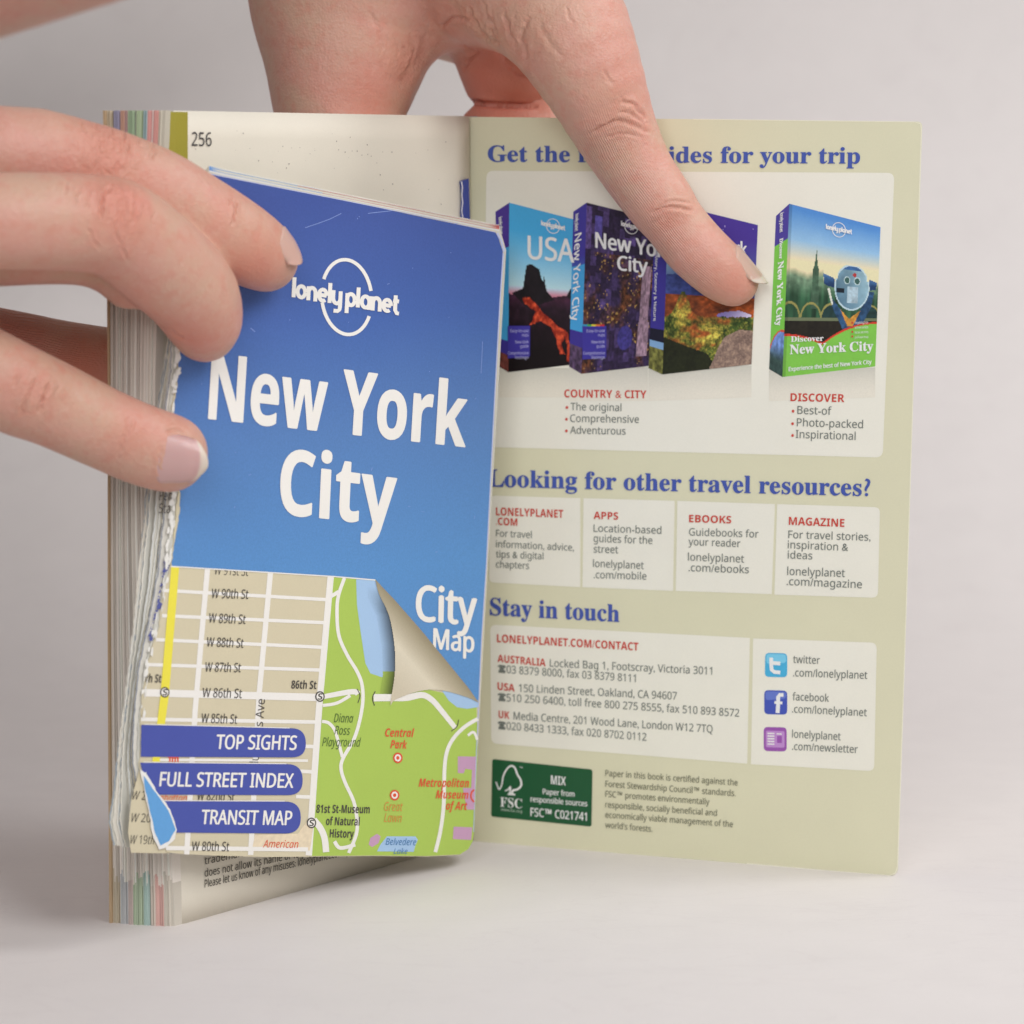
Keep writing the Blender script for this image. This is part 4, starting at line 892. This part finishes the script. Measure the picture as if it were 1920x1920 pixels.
def nail(hand,c,axis,n,R,halfw,length,free,back=.35,tint=(.66,.40,.36),curl=.12):
    from mathutils.bvhtree import BVHTree
    me_=hand.data; bv=BVHTree.FromPolygons([v.co for v in me_.vertices],[tuple(p.vertices) for p in me_.polygons])
    axis=Vector(axis).normalized(); n=Vector(n); n=(n-axis*n.dot(axis)).normalized(); s=axis.cross(n)
    nu,nv=20,24; V=[];Fc=[]; RR=np.zeros((nv+1,nu+1)); O={}
    for j in range(nv+1):
        v=j/nv
        for i in range(nu+1):
            u=i/nu*2-1
            wv=halfw*(.70+.30*math.sqrt(1-max(0,(.22-v)/.22)**2))*math.sqrt(1-max(0,(v-.66)/.34)**2*.62)
            vv=v*length-length*back-length*.11*u*u*(1 if v>.5 else -1.0)*(abs(v-.5)*2)
            th=wv*u/R; rd=s*math.sin(th)+n*math.cos(th); o=c+axis*vv; O[j,i]=(o,rd,u,v)
            hit=bv.ray_cast(o+rd*R*2.2,-rd,R*2.2); RR[j,i]=(hit[0]-o).length if hit[0] is not None else 0
    k0=int(nv*.6); vs_=np.arange(nv+1)/nv; fit=np.zeros((nv+1,nu+1))
    for i in range(nu+1):
        ok=[j for j in range(k0) if RR[j,i]>R*.75]; ok=ok if len(ok)>3 else list(range(k0)); yy=np.where(RR[ok,i]>R*.75,RR[ok,i],R)
        p=np.polyfit(vs_[ok],yy,1); p[0]=np.clip(p[0],-R*.25,R*.1); fit[:,i]=np.polyval([p[0],yy.mean()-p[0]*vs_[ok].mean()],np.minimum(vs_,.75))
    ks=np.ones(9)/9; fit=np.array([np.convolve(np.pad(r_,4,mode='edge'),ks,'valid') for r_ in fit])
    RR=fit-R*curl*np.clip((vs_-.5)/.5,0,1)[:,None]**2
    for j in range(nv+1):
        for i in range(nu+1):
            o,rd,u,v=O[j,i]; lift=.00026-.0008*max(0,(.12-v)/.12)-.0006*max(0,(abs(u)-.84)/.16)*(v<.75)
            V.append(o+rd*(RR[j,i]+lift))
    for j in range(nv):
        for i in range(nu): a=j*(nu+1)+i; Fc.append((a,a+1,a+nu+2,a+nu+1))
    me=mesh('fingernail',V,Fc); at=me.color_attributes.new('Col','FLOAT_COLOR','POINT'); arr=[]
    for j in range(nv+1):
        for i in range(nu+1):
            v=j/nv; u=i/nu*2-1; k=min(1,max(0,(v+.05*u*u-(1-free))/.035)); base=np.array(tint); lun=max(0,1-((v-.02)/.13)**2-(u/.5)**2)*.25
            cc=base*(1-lun)+np.array((.74,.56,.50))*lun; cc=cc*(1-k)+np.array((.72,.62,.52))*k; arr.append((*cc,1))
    at.data.foreach_set('color',np.array(arr,np.float32).ravel())
    o=link('fingernail',me,NAIL,hand,True); m=o.modifiers.new('thick','SOLIDIFY'); m.thickness=.0004; m.offset=-1; return o
NAIL=bpy.data.materials.new('fingernail'); t_,b_=nt(NAIL); a_=t_.nodes.new('ShaderNodeAttribute'); a_.attribute_name='Col'; t_.links.new(a_.outputs['Color'],b_.inputs['Base Color'])
b_.inputs['Roughness'].default_value=.3; b_.inputs['Subsurface Weight'].default_value=.15; b_.inputs['Subsurface Scale'].default_value=.001; b_.inputs['Specular IOR Level'].default_value=.45

# ---- hand coming in from the left
CL=[([(210,352),(195,365),(191,391),(190,412)],3.2,.00055),([(247,352),(256,373),(253,403),(245,425)],3.0,.00036),([(223,408),(217,429),(223,459)],2.6,.00028),
    ([(150,355),(142,368),(139,385)],2.2,.00026),([(172,352),(165,372),(163,392)],2.2,.00022),([(163,425),(172,445),(188,470)],2.4,.0002),([(292,396),(286,412),(288,424)],2.4,.00022),([(236,440),(229,465),(240,490)],2.6,.0002),
    ([(206,342),(213,352),(216,362)],2.,.0002),([(126,340),(123,356),(121,366)],2.,.00018),([(104,345),(102,358)],2.,.00016),([(232,372),(236,392),(234,415)],2.,.00018),
    ([(227,238),(235,264),(241,292)],2.8,.00045),([(203,232),(211,250),(216,264)],2.4,.0003),([(250,247),(259,264),(264,278)],2.4,.00028),([(286,262),(287,284),(282,300)],3.0,.00035),([(150,228),(156,240),(161,250)],2.4,.00025),([(175,230),(181,243)],2.2,.0002),
    ([(196,312),(205,330)],2.5,.0002),([(438,370),(441,392),(437,424)],2.6,.00045),([(428,372),(430,386)],2.,.0002),
    ([(94,716),(83,744),(72,778)],3.6,.00045),([(67,706),(52,741),(38,780)],3.4,.00042),([(36,700),(24,726)],3.,.0003),([(110,722),(100,744)],2.6,.00024),([(84,735),(76,760)],2.4,.0002),
    ([(243,780),(238,812),(220,860)],4.,.0003),([(256,790),(250,815)],3.,.0002),([(312,812),(326,805),(345,809)],2.6,.0004),([(296,872),(300,884),(318,898)],2.6,.00028),([(303,838),(298,856),(296,872)],2.4,.0002),
    ([(318,618),(330,628),(345,634)],2.6,.0003),([(0,545),(60,548),(120,551)],3,.0002)]
A_=[(-330,420,92,.640),(0,414,90,.650),(170,419,91,.661),(238,440,93,.668),(345,533,90,.683),(378,588,77,.690),(384,617,62,.6925)]
B_=[(-330,330,90,.662),(0,292,92,.673),(150,318,91,.682),(232,345,91,.687),(310,377,88,.692),(425,440,79,.6985),(480,472,70,.7045),(499,487,60,.708)]
C_=[(-330,560,105,.665),(0,716,88,.668),(95,756,81,.673),(190,801,77,.678),(255,830,76,.682),(300,845,75,.6845),(317,850,73,.6855)]
D_=[(-330,600,82,.705),(0,652,74,.716),(120,674,72,.724),(260,690,68,.735),(340,690,60,.742)]
E_=[(-330,470,88,.668),(0,452,84,.674),(150,452,82,.680),(215,480,74,.682),(245,520,60,.684)]
palmL=[[(-560,480,190,.69),(-420,470,170,.69),(-330,470,120,.68)],[(-900,500,210,.72),(-560,490,200,.70)],[(-480,560,140,.70),(-340,580,95,.69)]]
hl,chL=build_hand('hand',[A_,B_,C_,D_,E_],
    joints=[(225,380,.655,75,1,.8),(200,290,.675,85,1,.75),(240,420,.655,50,.6,.55),(75,735,.660,60,.8,.35),(240,810,.672,45,.35,.4),(370,640,.68,55,0,.55),(470,500,.695,75,.15,.8),(20,650,.708,110,.1,.95),(140,700,.715,90,0,1.0),(330,800,.68,55,0,.25),(410,400,.69,50,0,.5)],
    palm=palmL,h=.00085,label='hand reaching in from the left, its thumb nail in view on the blue map',
    cuts=[(233,360,.655,40,-.0004,0),(300,610,.68,40,.0004,0),(180,515,.655,35,.0005,0),(230,745,.672,45,.0006,0),(215,880,.672,45,.0004,0),(400,360,.69,40,.0005,0)],
    ridges=[(40,600,.705,120,3.0),(110,620,.712,70,2.0)],creases=CL,lo=tuple(np.array(atY(-900,1050,.62))+np.array([0,-.03,-.02])),hi=(atY(620,100,.80).x,.80,atY(0,60,.72).z+.02))
c=atY(338,852,.6855); nail(hl,c,(1,.04,-.13),(.06,-1,-.10),73*.685/F,.0066,.0134,.15,back=.46,tint=(.60,.37,.35),curl=.16)
c=atY(507,490,.707); nail(hl,c,(.60,.30,-.76),(.74,-.50,.50),60*.707/F,.0050,.0106,-.2,back=.60,tint=(.63,.40,.33),curl=.12)
# ---- hand coming down from above
def dcov(x,y,r,gap): D=cover_s.at(x,y).y; return D-r*D/F-gap
I_=[(900,-130,150,.785),(1040,20,122,.770)]+[(x,y,r,dcov(x,y,r,g)) for x,y,r,g in [(1099,122,101,.0040),(1150,236,79,.0045),(1194,318,67.5,.0045),(1238,380,63.5,.0040),(1262,413,58,.0036),(1302,463,58.5,.0022),(1350,507,55.5,.0008),(1374,525,49.5,.0002)]]
CR=[([(1164,190),(1191,198),(1214,232)],3.2,.0005),([(1101,256),(1138,234),(1170,228),(1224,252)],3.4,.0005),([(1159,210),(1185,214),(1207,235)],2.6,.0003),([(1130,262),(1165,250),(1205,258)],2.6,.00024),
    ([(1220,402),(1252,388),(1302,396)],3.2,.0005),([(1232,388),(1262,377),(1296,382)],2.6,.0003),([(1215,425),(1240,408)],2.6,.00025),
    ([(878,12),(893,50),(918,75),(938,84)],4.,.0007),([(920,30),(926,74),(957,125),(1000,148)],5,.0005),([(990,110),(978,72),(992,30)],4.6,.00034),([(945,20),(955,60),(972,96)],3.4,.0004),([(826,52),(848,34),(884,38)],3.6,.0006),([(905,0),(912,30),(935,62)],3.,.0004),
    ([(800,15),(802,60),(786,110),(752,158)],7.,.00042),([(690,20),(712,60),(716,110)],4.,.00022),([(862,70),(880,92),(905,98)],3.2,.0004),([(1010,40),(1030,80),(1060,110)],5,.00018),([(1060,10),(1075,50)],3.,.0002),([(770,60),(776,100),(764,140)],3.6,.0003),([(742,70),(748,110)],3.2,.0002),([(722,60),(726,95),(715,130)],3.2,.00018),
    ([(866,188),(930,197),(1010,199)],4.2,.0013),([(868,134),(880,110),(900,98)],3.,.0004),([(1130,130),(1150,160)],3.,.0002)]
T_=[(700,-120,190,.80),(672,10,150,.80),(668,80,132,.798),(640,180,96,.795),(634,215,88,.794),(628,275,78,.793),(626,330,64,.790)]
F0=[(720,-60,90,.83),(810,15,76,.83),(905,62,72,.832),(950,110,70,.828),(960,125,68,.822)]
F1=[(960,-40,90,.83),(1020,70,80,.832),(985,125,68,.815),(936,130,66,.812),(922,152,52,.811)]
F2=[(1020,-20,90,.83),(1075,180,66,.832),(1010,250,58,.813),(918,253,60,.809)]
palmR=[[(614,-60,130,.802),(622,40,96,.802),(632,140,70,.799),(634,225,66,.797)],[(560,-420,230,.84),(720,-200,210,.82),(860,-140,190,.81)],[(860,-140,170,.81),(1000,-80,150,.79)]]
hr,chR=build_hand('hand',[I_,T_,F0,F1,F2],
    joints=[(1165,215,.75,75,.5,.35),(1262,410,.755,42,.35,.35),(760,120,.785,70,.5,.6),(900,40,.77,60,.8,.25),(690,170,.785,60,.1,.7),(1370,530,.757,55,0,.6),(950,150,.80,120,0,1.3),(1000,60,.76,80,.35,.3)],
    palm=palmR,h=.00085,label='hand reaching down from above, forefinger pointing at the books pictured on the beige cover',
    cuts=[(1258,418,.757,22,.0005,0),(1275,425,.757,20,.0003,0),(850,60,.785,40,-.001,0),(760,150,.785,30,.0008,0),(845,30,.77,20,.0012,0),(905,20,.765,14,.0009,0)],
    ridges=[(1110,300,.755,70,2.2),(1150,370,.755,70,2.2),(1225,445,.757,55,2.0),(1150,250,.755,60,1.2),(1290,530,.757,50,1.2)],creases=CR,kd=.0009,lo=(atY(420,0,.8).x-.02,.735,atY(900,620,.77).z-.01),hi=(atY(1500,0,.76).x,.875,atY(800,-560,.8).z),kp=.012)
D_n=dcov(1358,516,49.5,.0002); c=atY(1356,518,D_n); nail(hr,c,(.60,.06,-.80),(.78,-.20,.58),50*D_n/F,.0056,.0138,.20,back=.40,tint=(.60,.40,.31),curl=.02)
# ---- forearm far behind in the top left corner
fa,_=build_hand('forearm',[[(-500,40,170,.98),(-150,-60,165,1.0),(200,-165,160,1.02),(600,-300,170,1.04)]],joints=[],palm=[],h=.004,label='out-of-focus bare forearm crossing the top left corner behind the book')
fa['category']='arm'
adopt()
